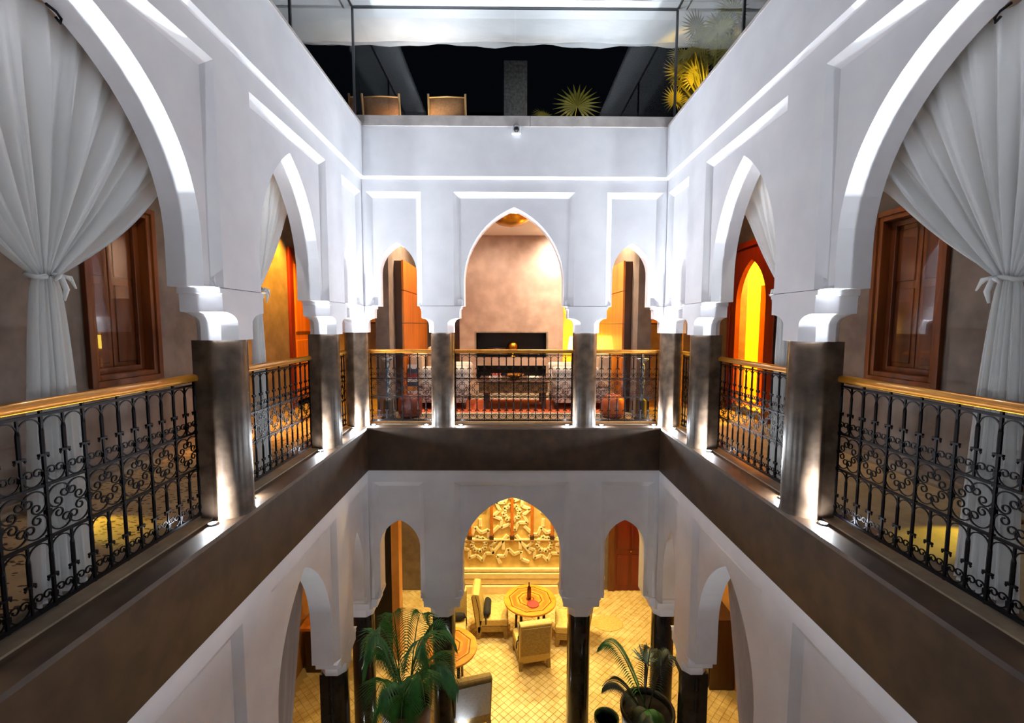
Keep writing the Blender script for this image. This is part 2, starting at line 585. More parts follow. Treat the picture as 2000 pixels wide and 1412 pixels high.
def column(side, s, upper, label, corner=0, group='columns of the upper gallery'):
    W = SIDE[side]
    zb, zc, z0 = (-0.125, ZCU, Z_LEDGE) if upper else (-4.32, ZCL, Z_FL)
    x, y, _ = W(s, NC, 0)
    root = empty('column', (x, y, z0))
    tag(root, label, 'column', group if upper else 'columns of the lower court')
    mt = 'tadelakt' if upper else 'tadelakt_black'
    m = MB()
    m.lathe([(CR + 0.004, z0), (CR, z0 + 0.03), (CR, zb - 0.02), (CR - 0.004, zb)], (x, y), 40)
    m.build('shaft', mt, root, auto=40)
    if not corner:
        m = MB()
        a, b = W(s - CR + 0.002, NC, z0), W(s + CR - 0.002, T + 0.005, zb)
        m.box(min(a[0], b[0]), max(a[0], b[0]), min(a[1], b[1]), max(a[1], b[1]), z0, zb)
        m.build('pier', mt, root)
    m = MB()
    if corner:
        capital(m, SIDE['left' if corner < 0 else 'right'], YB + NC, zb, zc, hi=False)
        capital(m, SIDE['back'], corner * (HW + NC), zb, zc, lo=corner > 0, hi=corner < 0)
    else:
        capital(m, W, s, zb, zc)
    m.build('capital', 'plaster', root, auto=28)
    return root


for sd in ('left', 'right'):
    for i, s in enumerate(COLS_S):
        wh = ['behind the big curtained arch, nearest the viewer', 'between the big curtained arch and the middle arch', 'between the middle arch and the corner'][i]
        column(sd, s, True, 'brown plaster column on the upper %s side, %s' % (sd, wh))
        column(sd, s, False, 'black polished column on the lower %s side, under the one %s' % (sd, ['nearest the viewer', 'beside the big arch', 'by the corner'][i]))
for sg, nm in ((-1, 'left'), (1, 'right')):
    column('back', sg * 1.03 - 0.005, True, 'brown plaster column %s of the fireplace arch on the upper floor' % nm)
    column('back', sg * 1.03 - 0.03, False, 'black polished column %s of the big lower back arch' % nm)
    column('back', sg * (HW + NC), True, 'brown plaster column in the back %s corner of the upper gallery' % nm, corner=sg)
    column('back', sg * (HW + NC), False, 'black polished column in the back %s corner of the lower court' % nm, corner=sg)

# ------------------------------------------------------------------ ledge uplights
UPL = []


def uplight(side, s, n, label, watts=UP_W, tgt=None):
    W = SIDE[side]
    x, y, _ = W(s, n, 0)
    z = Z_LEDGE + (0.012 if n > 0.21 else 0)
    root = empty('uplight', (x, y, z))
    tag(root, label, 'uplight', 'recessed uplights along the ledge')
    m = MB()
    m.lathe([(0.034, z), (0.034, z + 0.012), (0.027, z + 0.014), (0.027, z + 0.007)], (x, y), 16, cap=False)
    m.build('trim_ring', 'steel_grey', root, smooth=True)
    m = MB()
    m.lathe([(0.027, z + 0.004), (0.026, z + 0.008)], (x, y), 16)
    m.build('lens', 'lens', root)
    # asymmetric uplight: a shield behind the lamp keeps the light on the court side, the optics throw it upwards
    t = W(s, n - 1, z + 0.03)
    l = spot('lamp', (x, y, z + 0.03), t, watts, COOL, size=180, blend=0.0, radius=0.012, parent=root)
    d = l.data
    d.use_nodes = True
    nt = d.node_tree
    em = nt.nodes['Emission']
    ge = nt.nodes.new('ShaderNodeNewGeometry')
    se = nt.nodes.new('ShaderNodeSeparateXYZ')
    nt.links.new(ge.outputs['Incoming'], se.inputs[0])
    ab = nt.nodes.new('ShaderNodeMath')
    ab.operation = 'ABSOLUTE'
    nt.links.new(se.outputs['Z'], ab.inputs[0])
    pw = nt.nodes.new('ShaderNodeMath')
    pw.operation = 'POWER'
    pw.inputs[1].default_value = 7.0
    nt.links.new(ab.outputs[0], pw.inputs[0])
    ml = nt.nodes.new('ShaderNodeMath')
    ml.operation = 'MULTIPLY_ADD'
    ml.inputs[1].default_value = 3.4
    ml.inputs[2].default_value = 0.13
    nt.links.new(pw.outputs[0], ml.inputs[0])
    nt.links.new(ml.outputs[0], em.inputs['Strength'])


def floor_uplight(side, s, n, label, watts):
    x, y, _ = SIDE[side](s, n, 0)
    z = Z_FL + 0.011
    root = empty('floor_uplight', (x, y, z))
    tag(root, label, 'uplight', 'round uplights in the lower floor')
    m = MB()
    m.lathe([(0.034, z), (0.034, z + 0.008), (0.027, z + 0.009), (0.027, z + 0.004)], (x, y), 16, cap=False)
    m.build('trim_ring', 'steel_grey', root, smooth=True)
    m = MB()
    m.lathe([(0.027, z + 0.002), (0.026, z + 0.005)], (x, y), 16)
    m.build('lens', 'lens', root)
    spot('lamp', (x, y, z + 0.02), (x, y, z + 1), watts, COOL, size=70, blend=0.9, radius=0.02, parent=root)


for sd in ('left', 'right'):
    for i, s in ((1, 3.51), (2, 5.45)):
        for dlt, w in ((-0.30, 'near'), (0.30, 'far')):
            floor_uplight(sd, s + dlt, 0.15, 'small round floor uplight at the %s side of the %s lower column on the %s' % (w, ['', 'second', 'third'][i], sd), 12)
for sg, nm in ((-1, 'left'), (1, 'right')):
    for dlt in (-0.30, 0.30):
        floor_uplight('back', sg * 1.03 - 0.03 + dlt, 0.15, 'small round floor uplight at the %s side of the %s lower back column' % ('inner' if dlt * sg < 0 else 'outer', nm), 3)
for sd in ('left', 'right'):
    for i, s in enumerate(COLS_S):
        nm = ['first', 'second', 'third'][i]
        for dlt, w in ((-0.25, 'near'), (0.25, 'far')):
            uplight(sd, s + dlt, 0.165, 'small round uplight on the %s ledge, %s side of the %s column from the front' % (sd, w, nm))
for sg, nm in ((-1, 'left'), (1, 'right')):
    for dlt in (-0.25, 0.25):
        w = 'inner' if dlt * sg < 0 else 'outer'
        uplight('back', sg * 1.03 + dlt, 0.165, 'small round uplight on the back ledge, %s side of the %s column' % (w, nm))
    uplight('back', sg * (HW - 0.05), 0.165, 'small round uplight on the back ledge beside the %s corner column' % nm)
    uplight('left' if sg < 0 else 'right', YB - 0.05, 0.165, 'small round uplight on the %s ledge right beside the corner column' % nm)

# ------------------------------------------------------------------ galleries and rooms (shell)


def wall_holes(name, W, s0, s1, z0, z1, holes, depth, m_, jamb=None):
    """plane wall in local (s, z) at n=0 with rectangular holes, reveals going to n=depth"""
    ss = sorted({s0, s1, *[h[0] for h in holes], *[h[1] for h in holes]})
    zz = sorted({z0, z1, *[h[2] for h in holes], *[h[3] for h in holes]})
    m = MB()
    for i in range(len(ss) - 1):
        for j in range(len(zz) - 1):
            cs, cz = (ss[i] + ss[i + 1]) / 2, (zz[j] + zz[j + 1]) / 2
            if any(h[0] < cs < h[1] and h[2] < cz < h[3] for h in holes):
                continue
            for n in (0, depth):
                m.quad(W(ss[i], n, zz[j]), W(ss[i + 1], n, zz[j]), W(ss[i + 1], n, zz[j + 1]), W(ss[i], n, zz[j + 1]))
    for (a, b, c, d) in holes + [(s0, s1, z0, z1)]:
        m.quad(W(a, 0, c), W(a, depth, c), W(a, depth, d), W(a, 0, d))
        m.quad(W(b, 0, c), W(b, depth, c), W(b, depth, d), W(b, 0, d))
        m.quad(W(a, 0, c), W(b, 0, c), W(b, depth, c), W(a, depth, c))
        m.quad(W(a, 0, d), W(b, 0, d), W(b, depth, d), W(a, depth, d))
    return struct(m.build(name, m_))


WGL = lambda s, n, z: (-XG - n, s, z)
WGR = lambda s, n, z: (XG + n, s, z)
WIN = (4.13, 4.99, -0.60, 1.19)
DOORR = (6.86, 8.10, Z_GF, 1.27)
YGN = 0.60
wall_holes('wall_gallery_left', WGL, YGN, YG, Z_GF, Z_GC, [WIN], 0.25, 'gallery_wall')
wall_holes('wall_gallery_right', WGR, YGN, YG, Z_GF, Z_GC, [WIN, DOORR], 0.25, 'gallery_wall')
for sg, nm in ((-1, 'left'), (1, 'right')):
    m = MB()
    m.box(min(sg * 2.22, sg * (XG + 0.25)), max(sg * 2.22, sg * (XG + 0.25)), YG, YG + 0.2, Z_GF, Z_GC)
    struct(m.build('wall_gallery_end_' + nm, 'gallery_wall'))
    m = MB()
    m.box(min(sg * (HW + T), sg * (XG + 0.25)), max(sg * (HW + T), sg * (XG + 0.25)), YGN - 0.2, YGN, Z_GF, Z_GC)
    struct(m.build('wall_gallery_front_' + nm, 'gallery_wall'))
    m = MB()
    m.box(min(sg * 2.0, sg * 2.22), max(sg * 2.0, sg * 2.22), 7.35, 11.4, Z_GF, Z_GC)
    struct(m.build('wall_salon_' + nm, 'gallery_wall'))
    # gallery floors and ceilings
    a, b = sorted((sg * (HW + LW), sg * XG))
    m = MB()
    m.box(a, b, YGN, YB + LW, Z_GF - 0.05, Z_GF)
    struct(m.build('floor_gallery_' + nm, 'mat_flecked' if sg < 0 else 'mat_plain'))
    m = MB()
    a, b = sorted((sg * (HW + T), sg * XG))
    m.box(a, b, YGN, YB + T, Z_GC, Z_GC + 0.1)
    struct(m.build('ceiling_gallery_' + nm, 'ceiling_white'))
    m = MB()
    a, b = sorted((sg * (XG - 0.02), sg * XG))
    m.box(a, b, YGN, YG, Z_GF, Z_GF + 0.11)
    struct(m.build('baseboard_gallery_' + nm, 'ledge_stone'))
m = MB()
m.box(-XG, XG, YB + LW, 11.4, Z_GF - 0.05, Z_GF)
struct(m.build('floor_salon', 'ledge_stone'))
m = MB()
m.box(-XG, XG, YB + T, 11.4, Z_GC, Z_GC + 0.1)
struct(m.build('ceiling_salon', 'ceiling_white'))
m = MB()
m.box(-2.22, 2.22, 11.2, 11.4, Z_GF, Z_GC)
struct(m.build('wall_salon_back', 'gallery_wall'))
# parapet tops and slab edges that close the walls above the arcades
for sg in (-1, 1):
    a, b = sorted((sg * (HW + 0.02), sg * (HW + T)))
    m = MB()
    m.box(a, b, YF, YB + T, Z_GC + 0.1, Z_COPB)
    struct(m.build('wall_parapet_core', 'plaster'))
m = MB()
m.box(-HW - T, HW + T, YB + 0.02, YB + T, Z_GC + 0.1, Z_COPB)
struct(m.build('wall_parapet_core_back', 'plaster'))

# lower storey shell
WLL = lambda s, n, z: (-XG - n, s, z)
WLR = lambda s, n, z: (XG + n, s, z)
Z_LC = -2.25
wall_holes('wall_lower_left', WLL, YF, YR, Z_FL, Z_LC, [], 0.2, 'ochre')
wall_holes('wall_lower_right', WLR, YF, YR, Z_FL, Z_LC, [], 0.2, 'ochre')
m = MB()
m.box(-XG, XG, YR, YR + 0.2, Z_FL, Z_LC)
struct(m.build('wall_lower_back', 'gallery_wall'))
m = MB()
for sg in (-1, 1):
    a, b = sorted((sg * (HW + T), sg * XG))
    m.box(a, b, YF, YB + T, Z_LC, Z_GF - 0.06)
m.box(-XG, XG, YB + T, YR + 0.2, Z_LC, Z_GF - 0.06)
struct(m.build('ceiling_lower', 'ceiling_white'))

# lower floor: base slab and diagonal tiles
m = MB()
m.box(-XG, XG, YF, YR, Z_FL - 0.1, Z_FL)
floor = struct(m.build('floor', 'grout'))
tiles = []
TS = 0.105
for i in range(-80, 81):
    for j in range(-5, 160):
        x = (i + 0.5 * 0) * TS * math.sqrt(2) + (TS * math.sqrt(2) / 2 if j % 2 else 0)
        y = j * TS * math.sqrt(2) / 2
        if 5.2 < y < 10.4 and abs(x) < 3.75 and (y > 6.2 or abs(x) > 2.2):
            tiles.append((x, y))
tiles.sort(key=lambda t: (t[0] - 0.2) ** 2 * 1.5 + (t[1] - 7.3) ** 2)


def tile_mb(mb, x, y, z, h, g=0.0035):
    r = TS * math.sqrt(2) / 2 - g
    r2 = r - 0.006
    mb.rings([[(x + r, y, z), (x, y + r, z), (x - r, y, z), (x, y - r, z)], [(x + r, y, z + h - 0.003), (x, y + r, z + h - 0.003), (x - r, y, z + h - 0.003), (x, y - r, z + h - 0.003)],
              [(x + r2, y, z + h), (x, y + r2, z + h), (x - r2, y, z + h), (x, y - r2, z + h)]])


tm = MB()
tile_mb(tm, 0, 0, 0, 0.010)
tmesh = tm.mesh('floor_tile', 'tile_a')
for (x, y) in tiles[:300]:
    o = bpy.data.objects.new('floor_tile', tmesh)
    col.objects.link(o)
    o.parent = floor
    o.location = (x, y, E + Z_FL + random.uniform(-0.002, 0.001))
    o.rotation_euler = (random.uniform(-0.006, 0.006), random.uniform(-0.006, 0.006), 0)
m = MB()
for (x, y) in tiles[300:]:
    tile_mb(m, x, y, Z_FL + random.uniform(-0.002, 0.001), 0.010)
o = m.build('floor_tiles_further_out', 'tile_a', floor)
o['kind'] = 'stuff'

# ------------------------------------------------------------------ wrought iron railings
SP = 0.115


def scroll(Rm, L1, L2, kend, n1=8, n2=22):
    """symmetric scroll: arc of radius Rm in the middle, volutes at both ends; returned in local X, Z"""
    half = []
    x = z = 0.0
    th = 0.0
    ds1, ds2 = L1 / n1, L2 / n2
    for i in range(n1 + n2):
        k, ds = (1 / Rm, ds1) if i < n1 else (1 / Rm + (kend - 1 / Rm) * ((i - n1) / n2) ** 1.0, ds2)
        th += k * ds / 2
        x += ds * math.cos(th)
        z += ds * math.sin(th)
        th += k * ds / 2
        half.append((x, z))
    return [(-a, b) for a, b in reversed(half)] + [(0, 0)] + half


def tube_piece(pts, r, n=4):
    m = MB()
    m.tube([(a, 0, b) for a, b in pts], r, n)
    return m


RM = {}
m = tube_piece(scroll(0.050, 0.070, 0.135, 88), 0.0044)
RM['scroll'] = m.mesh('scroll', 'iron')
m = tube_piece(scroll(0.060, 0.080, 0.165, 76), 0.0046)
RM['big_scroll'] = m.mesh('big_scroll', 'iron')
rr = SP / 2 - 0.003
m = tube_piece([(-rr, -0.11), (-rr, -0.06)] + [(-rr * math.cos(PI * k / 12), -0.06 + rr * math.sin(PI * k / 12)) for k in range(1, 12)] + [(rr, -0.06), (rr, -0.11)], 0.0042)
RM['arch'] = m.mesh('arch', 'iron')
m = MB()
HZ = 0.355
m.box(-0.005, 0.005, -0.005, 0.005, 0, HZ)
m.tube([(0, 0, HZ - 0.06), (0, 0, HZ - 0.08), (0, 0, HZ - 0.19), (0, 0, HZ - 0.2)], [0.007, 0.0105, 0.0105, 0.008], 6)
m.box(-0.024, 0.024, -0.008, 0.008, HZ - 0.206, HZ - 0.194)
for sx in (-1, 1):
    m.lathe([(0.001, HZ - 0.222), (0.007, HZ - 0.212), (0.001, HZ - 0.202)], (sx * 0.024, 0), 6)
m.box(-0.011, 0.011, -0.011, 0.011, 0.045, 0.07)
RM['baluster'] = m.mesh('baluster', 'iron')
m = MB()
m.box(-0.0065, 0.0065, -0.0065, 0.0065, 0.02, 1.045)
for z in (0.388, 0.52, 0.658):
    m.box(-0.012, 0.012, -0.012, 0.012, z - 0.012, z + 0.012)
RM['post'] = m.mesh('post', 'iron')


def inst(name, key, parent, x, z, ry=0.0, sx=1.0):
    o = bpy.data.objects.new(name, RM[key])
    col.objects.link(o)
    o.parent = parent
    o.location = (x, 0, z)
    o.rotation_euler = (0, ry, 0)
    o.scale = (sx, 1, 1)
    return o


ZB0 = Z_LEDGE + 0.012


def railing(side, s0, s1, label, n=0.305):
    W = SIDE[side]
    x, y, _ = W(s0, n, 0)
    root = empty('railing', (x, y, ZB0), 0 if side == 'back' else PI / 2)
    tag(root, label, 'railing', 'wrought iron railings of the upper gallery')
    L = s1 - s0
    k = max(2, round(L / SP / 2) * 2)
    sp = L / k
    f = sp / SP
    for nm, z, h, w in (('bottom_rail', 0.035, 0.010, 0.010), ('lower_rail', 0.388, 0.007, 0.008), ('middle_rail', 0.658, 0.007, 0.008), ('top_rail', 1.013, 0.007, 0.010)):
        m = MB()
        m.box(0, L, -w, w, z - h, z + h)
        part(m, nm, 'iron', root)
    m = MB()
    prof = [(-0.032, 1.046), (0.032, 1.046), (0.036, 1.062), (0.030, 1.084), (0.012, 1.094), (-0.012, 1.094), (-0.030, 1.084), (-0.036, 1.062)]
    m.rings([[(-0.01, a, b) for a, b in prof], [(L + 0.01, a, b) for a, b in prof]])
    h = part(m, 'handrail', 'handrail_wood', root, auto=50)
    m = MB()
    m.box(0, L, -0.014, 0.014, 1.038, 1.047)
    m.build('fixing_bar', 'brass', h, world=False)
    for i in range(k + 1):
        xs = min(max(i * sp, 0.014), L - 0.014)
        if i % 2 == 0:
            inst('post', 'post', root, xs, 0)
        inst('baluster', 'baluster', root, xs, 0.658)
        inst('baluster', 'baluster', root, xs, 0.033)
        if i < k:
            xc = (i + 0.5) * sp
            inst('arch', 'arch', root, xc, 1.013 - 0.008, sx=f)
            inst('arch', 'arch', root, xc, 0.388 - 0.008, sx=f)
            inst('scroll', 'scroll', root, xc, 0.665, sx=f)
            inst('scroll', 'scroll', root, xc, 0.045, sx=f)
    for c in range(k // 2):
        xc = (c * 2 + 1) * sp
        for a in (45, 135, 225, 315):
            dx, dz = math.cos(R(a)), math.sin(R(a))
            inst('big_scroll', 'big_scroll', root, xc + dx * 0.132 * f, 0.523 + dz * 0.142, ry=R(a) + PI / 2 + PI if False else -(R(a) + PI / 2))
    return root


for sd in ('left', 'right'):
    railing(sd, COLS_S[0] + 0.16, COLS_S[1] - 0.15, 'wrought iron railing with golden handrail under the big curtained arch on the %s' % sd)
    railing(sd, COLS_S[1] + 0.15, COLS_S[2] - 0.15, 'wrought iron railing with golden handrail under the middle arch on the %s' % sd)
    railing(sd, COLS_S[2] + 0.15, YB + NC - 0.15, 'short wrought iron railing beside the corner column on the %s' % sd)
railing('back', -1.03 + 0.15, 1.03 - 0.16, 'wrought iron railing with golden handrail in front of the fireplace room')
railing('back', -HW - NC + 0.15, -1.03 - 0.16, 'wrought iron railing under the small back arch on the left')
railing('back', 1.03 + 0.15, HW + NC - 0.15, 'wrought iron railing under the small back arch on the right')

# ------------------------------------------------------------------ curtains


def curtain(side, c, a, zs, za, tie_z, label, n=0.36, zbot=Z_GF + 0.03, folds=11, twid=0.055, bwid=0.165, seed=1, amp=0.06):
    W = SIDE[side]
    rnd = random.Random(seed)
    x, y, _ = W(c, n, 0)
    root = empty('curtain', (x, y, zbot))
    tag(root, label, 'curtain', 'tied white curtains in the upper arches')
    top = arch_pts(c, a + 0.03, zs, zs, za + 0.03, 20)[1:-1]
    # resample the arch edge by arc length
    d = [0]
    for p, q in zip(top[:-1], top[1:]):
        d.append(d[-1] + math.hypot(q[0] - p[0], q[1] - p[1]))
    N = 220
    tops = []
    j = 0
    for i in range(N + 1):
        t = d[-1] * i / N
        while j < len(d) - 2 and d[j + 1] < t:
            j += 1
        f = (t - d[j]) / max(1e-9, d[j + 1] - d[j])
        tops.append((top[j][0] + f * (top[j + 1][0] - top[j][0]), top[j][1] + f * (top[j + 1][1] - top[j][1])))
    ph = [rnd.uniform(0, 6.28) for _ in range(6)]

    def fold(t, k, u):
        return ((1.6 * (abs(math.sin(PI * k * t + ph[0] + 0.8 * math.sin(2 * PI * 2 * t + ph[1]))) ** 0.7) - 0.9) * 0.8 + 0.35 * math.sin(2 * PI * k * 1.9 * t + ph[2] + u * 0.8))
    rows = []
    NU, NL = 26, 26
    for iu in range(NU + 1):
        u = iu / NU
        row = []
        for i in range(N + 1):
            t = i / N
            ts, tz = tops[i]
            e = u ** 0.9
            ks = c + (t - 0.5) * 2 * twid
            s = ts + (ks - ts) * e
            bow = math.sin(PI * u) * 0.05 * (t - 0.5) * 2 * a
            z = tz + (tie_z - tz) * u - math.sin(PI * u) * 0.02
            am = amp * (0.35 + 1.0 * math.sin(PI * min(1, u * 0.85 + 0.05)))
            nn = n + 0.02 + fold(t, folds, u) * am * (1 - 0.35 * u) + 0.03 * u
            row.append(W(s + bow, nn, z))
        rows.append(row)
    m = MB()
    m.strip(rows)
    m.build('upper_drape', 'curtain', root, smooth=True)
    rows = []
    for iu in range(NL + 1):
        u = iu / NL
        row = []
        for i in range(N + 1):
            t = i / N
            w = twid + (bwid - twid) * (u ** 0.6)
            am = 0.02 + 0.035 * math.sqrt(u)
            s = c + (t - 0.5) * 2 * w + 0.01 * math.sin(3 * u + ph[3])
            nn = n + 0.05 + fold(t, 6.0, u * 0.5) * am
            z = tie_z + (zbot + 0.015 * math.sin(8 * t) - tie_z) * u
            row.append(W(s, nn, z))
        rows.append(row)
    m = MB()
    m.strip(rows)
    m.build('lower_drape', 'curtain', root, smooth=True)
    m = MB()
    ring = [W(c + (twid + 0.012) * math.cos(a_), n + 0.05 + 0.06 * math.sin(a_), tie_z - 0.005 + 0.008 * math.sin(3 * a_)) for a_ in [2 * PI * k / 18 for k in range(19)]]
    m.tube(ring, 0.013, 6)
    kx = c + 0.02
    for sgn, ln in ((1, 0.07), (1, 0.05), (-1, 0.045)):
        m.tube([W(kx, n - 0.02, tie_z), W(kx + sgn * ln * 0.5, n - 0.035, tie_z - 0.004), W(kx + sgn * ln, n - 0.03, tie_z - 0.03 * (1 + (ln > 0.06)))], [0.014, 0.012, 0.005], 6)
    m.tube([W(kx - 0.01, n - 0.03, tie_z), W(kx + 0.005, n - 0.04, tie_z - 0.07), W(kx, n - 0.03, tie_z - 0.13)], [0.012, 0.014, 0.006], 6)
    m.build('tie', 'curtain', root, smooth=True)
    m = MB()
    m.tube([W(c - 0.02, n - 0.09, za - 0.03), W(c + 0.03, n - 0.09, za - 0.035), W(c + 0.06, n - 0.085, za - 0.05), W(c + 0.055, n - 0.085, za - 0.075), W(c + 0.03, n - 0.085, za - 0.06)], 0.007, 6)
    m.build('hook', 'iron', root, smooth=True)


for sd, sdx in (('left', 1), ('right', 2)):
    curtain(sd, 2.42 if sdx == 1 else 2.36, 0.80, 0.92, 1.60, 0.245, 'large white curtain tied in the middle of the near %s arch' % sd, seed=sdx)
    curtain(sd, 4.44 if sdx == 1 else 4.30, 0.58 if sdx == 1 else 0.72, 1.2, 1.58, 0.33, 'narrower white curtain tied inside the middle arch on the %s' % sd, seed=sdx + 4, folds=7, amp=0.04, bwid=0.12)

for sd, s0, s1, sdx in (('left', 3.62, 5.12, 1), ('right', 3.62, 5.06, 2)):
    W = SIDE[sd]
    NCU = 0.38
    x, y, _ = W((s0 + s1) / 2, NCU, 0)
    root = empty('curtain', (x, y, Z_FL + 0.03))
    tag(root, 'long grey-white curtain drawn aside in the lower arch on the %s' % sd, 'curtain', 'curtains in the lower arches')
    rows = []
    for iz in range(25):
        t = iz / 24
        z = -2.40 + (Z_FL + 0.03 + 2.40) * t
        e = s1 + 0.12 - 0.26 * (-2.40 - z)
        rows.append([W(s0 + (e - s0) * i / 110, NCU + 0.03 * math.sin(2 * PI * 9 * i / 110 + 0.6 * t) + 0.012 * math.sin(i * 0.9), z) for i in range(111)])
    m = MB()
    m.strip(rows)
    m.build('drape', 'curtain_low', root, smooth=True)
    m = MB()
    m.tube([W(s0 - 0.1, NCU, -2.395), W(s1 + 0.2, NCU, -2.395)], 0.012, 8)
    m.build('curtain_rod', 'iron', root, smooth=True)

# ------------------------------------------------------------------ gallery windows


def window(name, W, a, b, c, d, label):
    x, y, _ = W((a + b) / 2, 0, 0)
    root = empty(name, (x, y, c))
    struct(root, label)
    fw = 0.10

    def bar(s0, s1, z0, z1, n0, n1, nm='frame', mt='wood_door', par=root):
        m = MB()
        p, q = W(s0, n0, z0), W(s1, n1, z1)
        m.box(min(p[0], q[0]), max(p[0], q[0]), min(p[1], q[1]), max(p[1], q[1]), z0, z1)
        return m.build(nm, mt, par, bevel=0.006)
    # outer architrave in two steps
    for (o_, n0, n1, w) in ((0.0, -0.045, 0.02, 0.055), (0.055, -0.025, 0.08, 0.05)):
        A, B, C, D = a + o_, b - o_, c + o_, d - o_
        bar(A, A + w, C, D, n0, n1, 'jamb')
        bar(B - w, B, C, D, n0, n1, 'jamb')
        bar(A + w, B - w, D - w, D, n0, n1, 'head_rail')
        bar(A + w, B - w, C, C + w, n0, n1, 'sill_rail')
    A, B, C, D = a + 0.105, b - 0.105, c + 0.105, d - 0.105
    # sash
    bar(A, A + 0.06, C, D, 0.07, 0.11, 'sash_stile', 'wood_red')
    bar(B - 0.06, B, C, D, 0.07, 0.11, 'sash_stile', 'wood_red')
    bar(A + 0.06, B - 0.06, D - 0.06, D, 0.07, 0.11, 'sash_rail', 'wood_red')
    bar(A + 0.06, B - 0.06, C, C + 0.06, 0.07, 0.11, 'sash_rail', 'wood_red')
    m = MB()
    p, q = W(A + 0.05, 0.088, C + 0.05), W(B - 0.05, 0.092, D - 0.05)
    m.quad(W(A + 0.05, 0.09, C + 0.05), W(B - 0.05, 0.09, C + 0.05), W(B - 0.05, 0.09, D - 0.05), W(A + 0.05, 0.09, D - 0.05))
    m.build('pane', 'glass_window', root)
    # inner shutters with panels
    mid = (A + B) / 2
    for s0, s1 in ((A, mid - 0.005), (mid + 0.005, B)):
        sh = bar(s0, s1, C, D, 0.125, 0.15, 'shutter', 'wood_door')
        for z0, z1 in ((C + 0.10, C + (D - C) * 0.55), (C + (D - C) * 0.6, D - 0.10)):
            bar(s0 + 0.05, s1 - 0.05, z0, z1, 0.113, 0.127, 'shutter_panel', 'wood_red', sh)


window('window_1', WGL, *WIN, 'wood framed window with shutters behind the left big curtain')
window('window_2', WGR, *WIN, 'wood framed window with shutters behind the right big curtain')

# ------------------------------------------------------------------ right gallery doorway and the yellow room behind it
dr = empty('door_1', (XG, (DOORR[0] + DOORR[1]) / 2, Z_GF))
struct(dr, 'dark red wooden door surround with an arched opening into a yellow room')
m = MB()
pts = arch_pts((DOORR[0] + DOORR[1]) / 2, 0.46, Z_GF, 0.35, 1.06, 10)
y0, y1, zt = DOORR[0] - 0.08, DOORR[1] + 0.08, DOORR[3] + 0.08
for n in (-0.03, 0.05):
    X = XG + n
    m.quad((X, y0, Z_GF), (X, pts[0][0], Z_GF), (X, pts[0][0], zt), (X, y0, zt))
    m.quad((X, pts[-1][0], Z_GF), (X, y1, Z_GF), (X, y1, zt), (X, pts[-1][0], zt))
    for p, q in zip(pts[:-1], pts[1:]):
        if q[0] - p[0] > 1e-6:
            m.quad((X, p[0], p[1]), (X, q[0], q[1]), (X, q[0], zt), (X, p[0], zt))
for p, q in zip(pts[:-1], pts[1:]):
    m.quad((XG - 0.03, p[0], p[1]), (XG - 0.03, q[0], q[1]), (XG + 0.05, q[0], q[1]), (XG + 0.05, p[0], p[1]))
m.build('door_surround', 'wood_deepred', dr)
m = MB()
m.box(XG - 0.06, XG - 0.03, y0 - 0.03, y1 + 0.03, zt - 0.08, zt + 0.02)
m.build('cornice', 'wood_deepred', dr, bevel=0.01)
for yy in (y0 - 0.03, y1 - 0.06):
    m = MB()
    m.box(XG - 0.05, XG - 0.03, yy, yy + 0.09, Z_GF, zt - 0.08)
    m.build('door_jamb', 'wood_deepred', dr, bevel=0.01)
m = MB()
m.box(XG + 0.8, XG + 0.85, 8.1, 8.68, Z_GF, 0.74)
lf = m.build('door_leaf', 'wood_orange', dr, bevel=0.01)
m = MB()
for a, b, c, d in ((XG + 0.25, XG + 3.0, 9.6, 9.7), (XG + 3.0, XG + 3.1, 5.9, 9.7), (XG + 0.25, XG + 3.0, 5.9, 6.0)):
    m.box(a, b, c, d, Z_GF, 2.0)
m.box(XG + 0.25, XG + 3.1, 5.9, 9.7, 2.0, 2.05)
struct(m.build('wall_yellow_room', 'yellow_wall'))
m = MB()
m.box(XG, XG + 3.1, 5.9, 9.7, Z_GF - 0.05, Z_GF)
struct(m.build('floor_yellow_room', 'ochre'))
point('yellow_room_lamp', (XG + 1.4, 7.7, 1.4), 170, (1.0, 0.62, 0.06), 0.1)

# left gallery: dark red door frame at the far end of the outer wall
dl = empty('door_2', (-XG, 8.4, Z_GF))
struct(dl, 'dark red wooden door frame at the far end of the left gallery')
for yy, y2 in ((7.95, 8.09), (8.83, 8.96)):
    m = MB()
    m.box(-XG, -XG + 0.05, yy, y2, Z_GF, 1.32)
    m.build('door_jamb', 'wood_deepred', dl, bevel=0.01)
m = MB()
m.box(-XG, -XG + 0.05, 8.09, 8.83, 1.2, 1.32)
m.build('door_head', 'wood_deepred', dl, bevel=0.01)
m = MB()
m.box(-XG, -XG + 0.02, 8.09, 8.83, Z_GF, 1.2)
lf = m.build('door_leaf', 'wood_orange', dl)
for z0, z1 in ((-1.35, -0.3), (-0.15, 1.05)):
    m = MB()
    m.box(-XG + 0.02, -XG + 0.035, 8.17, 8.75, z0, z1)
    m.build('door_panel', 'wood_orange', lf, bevel=0.008)


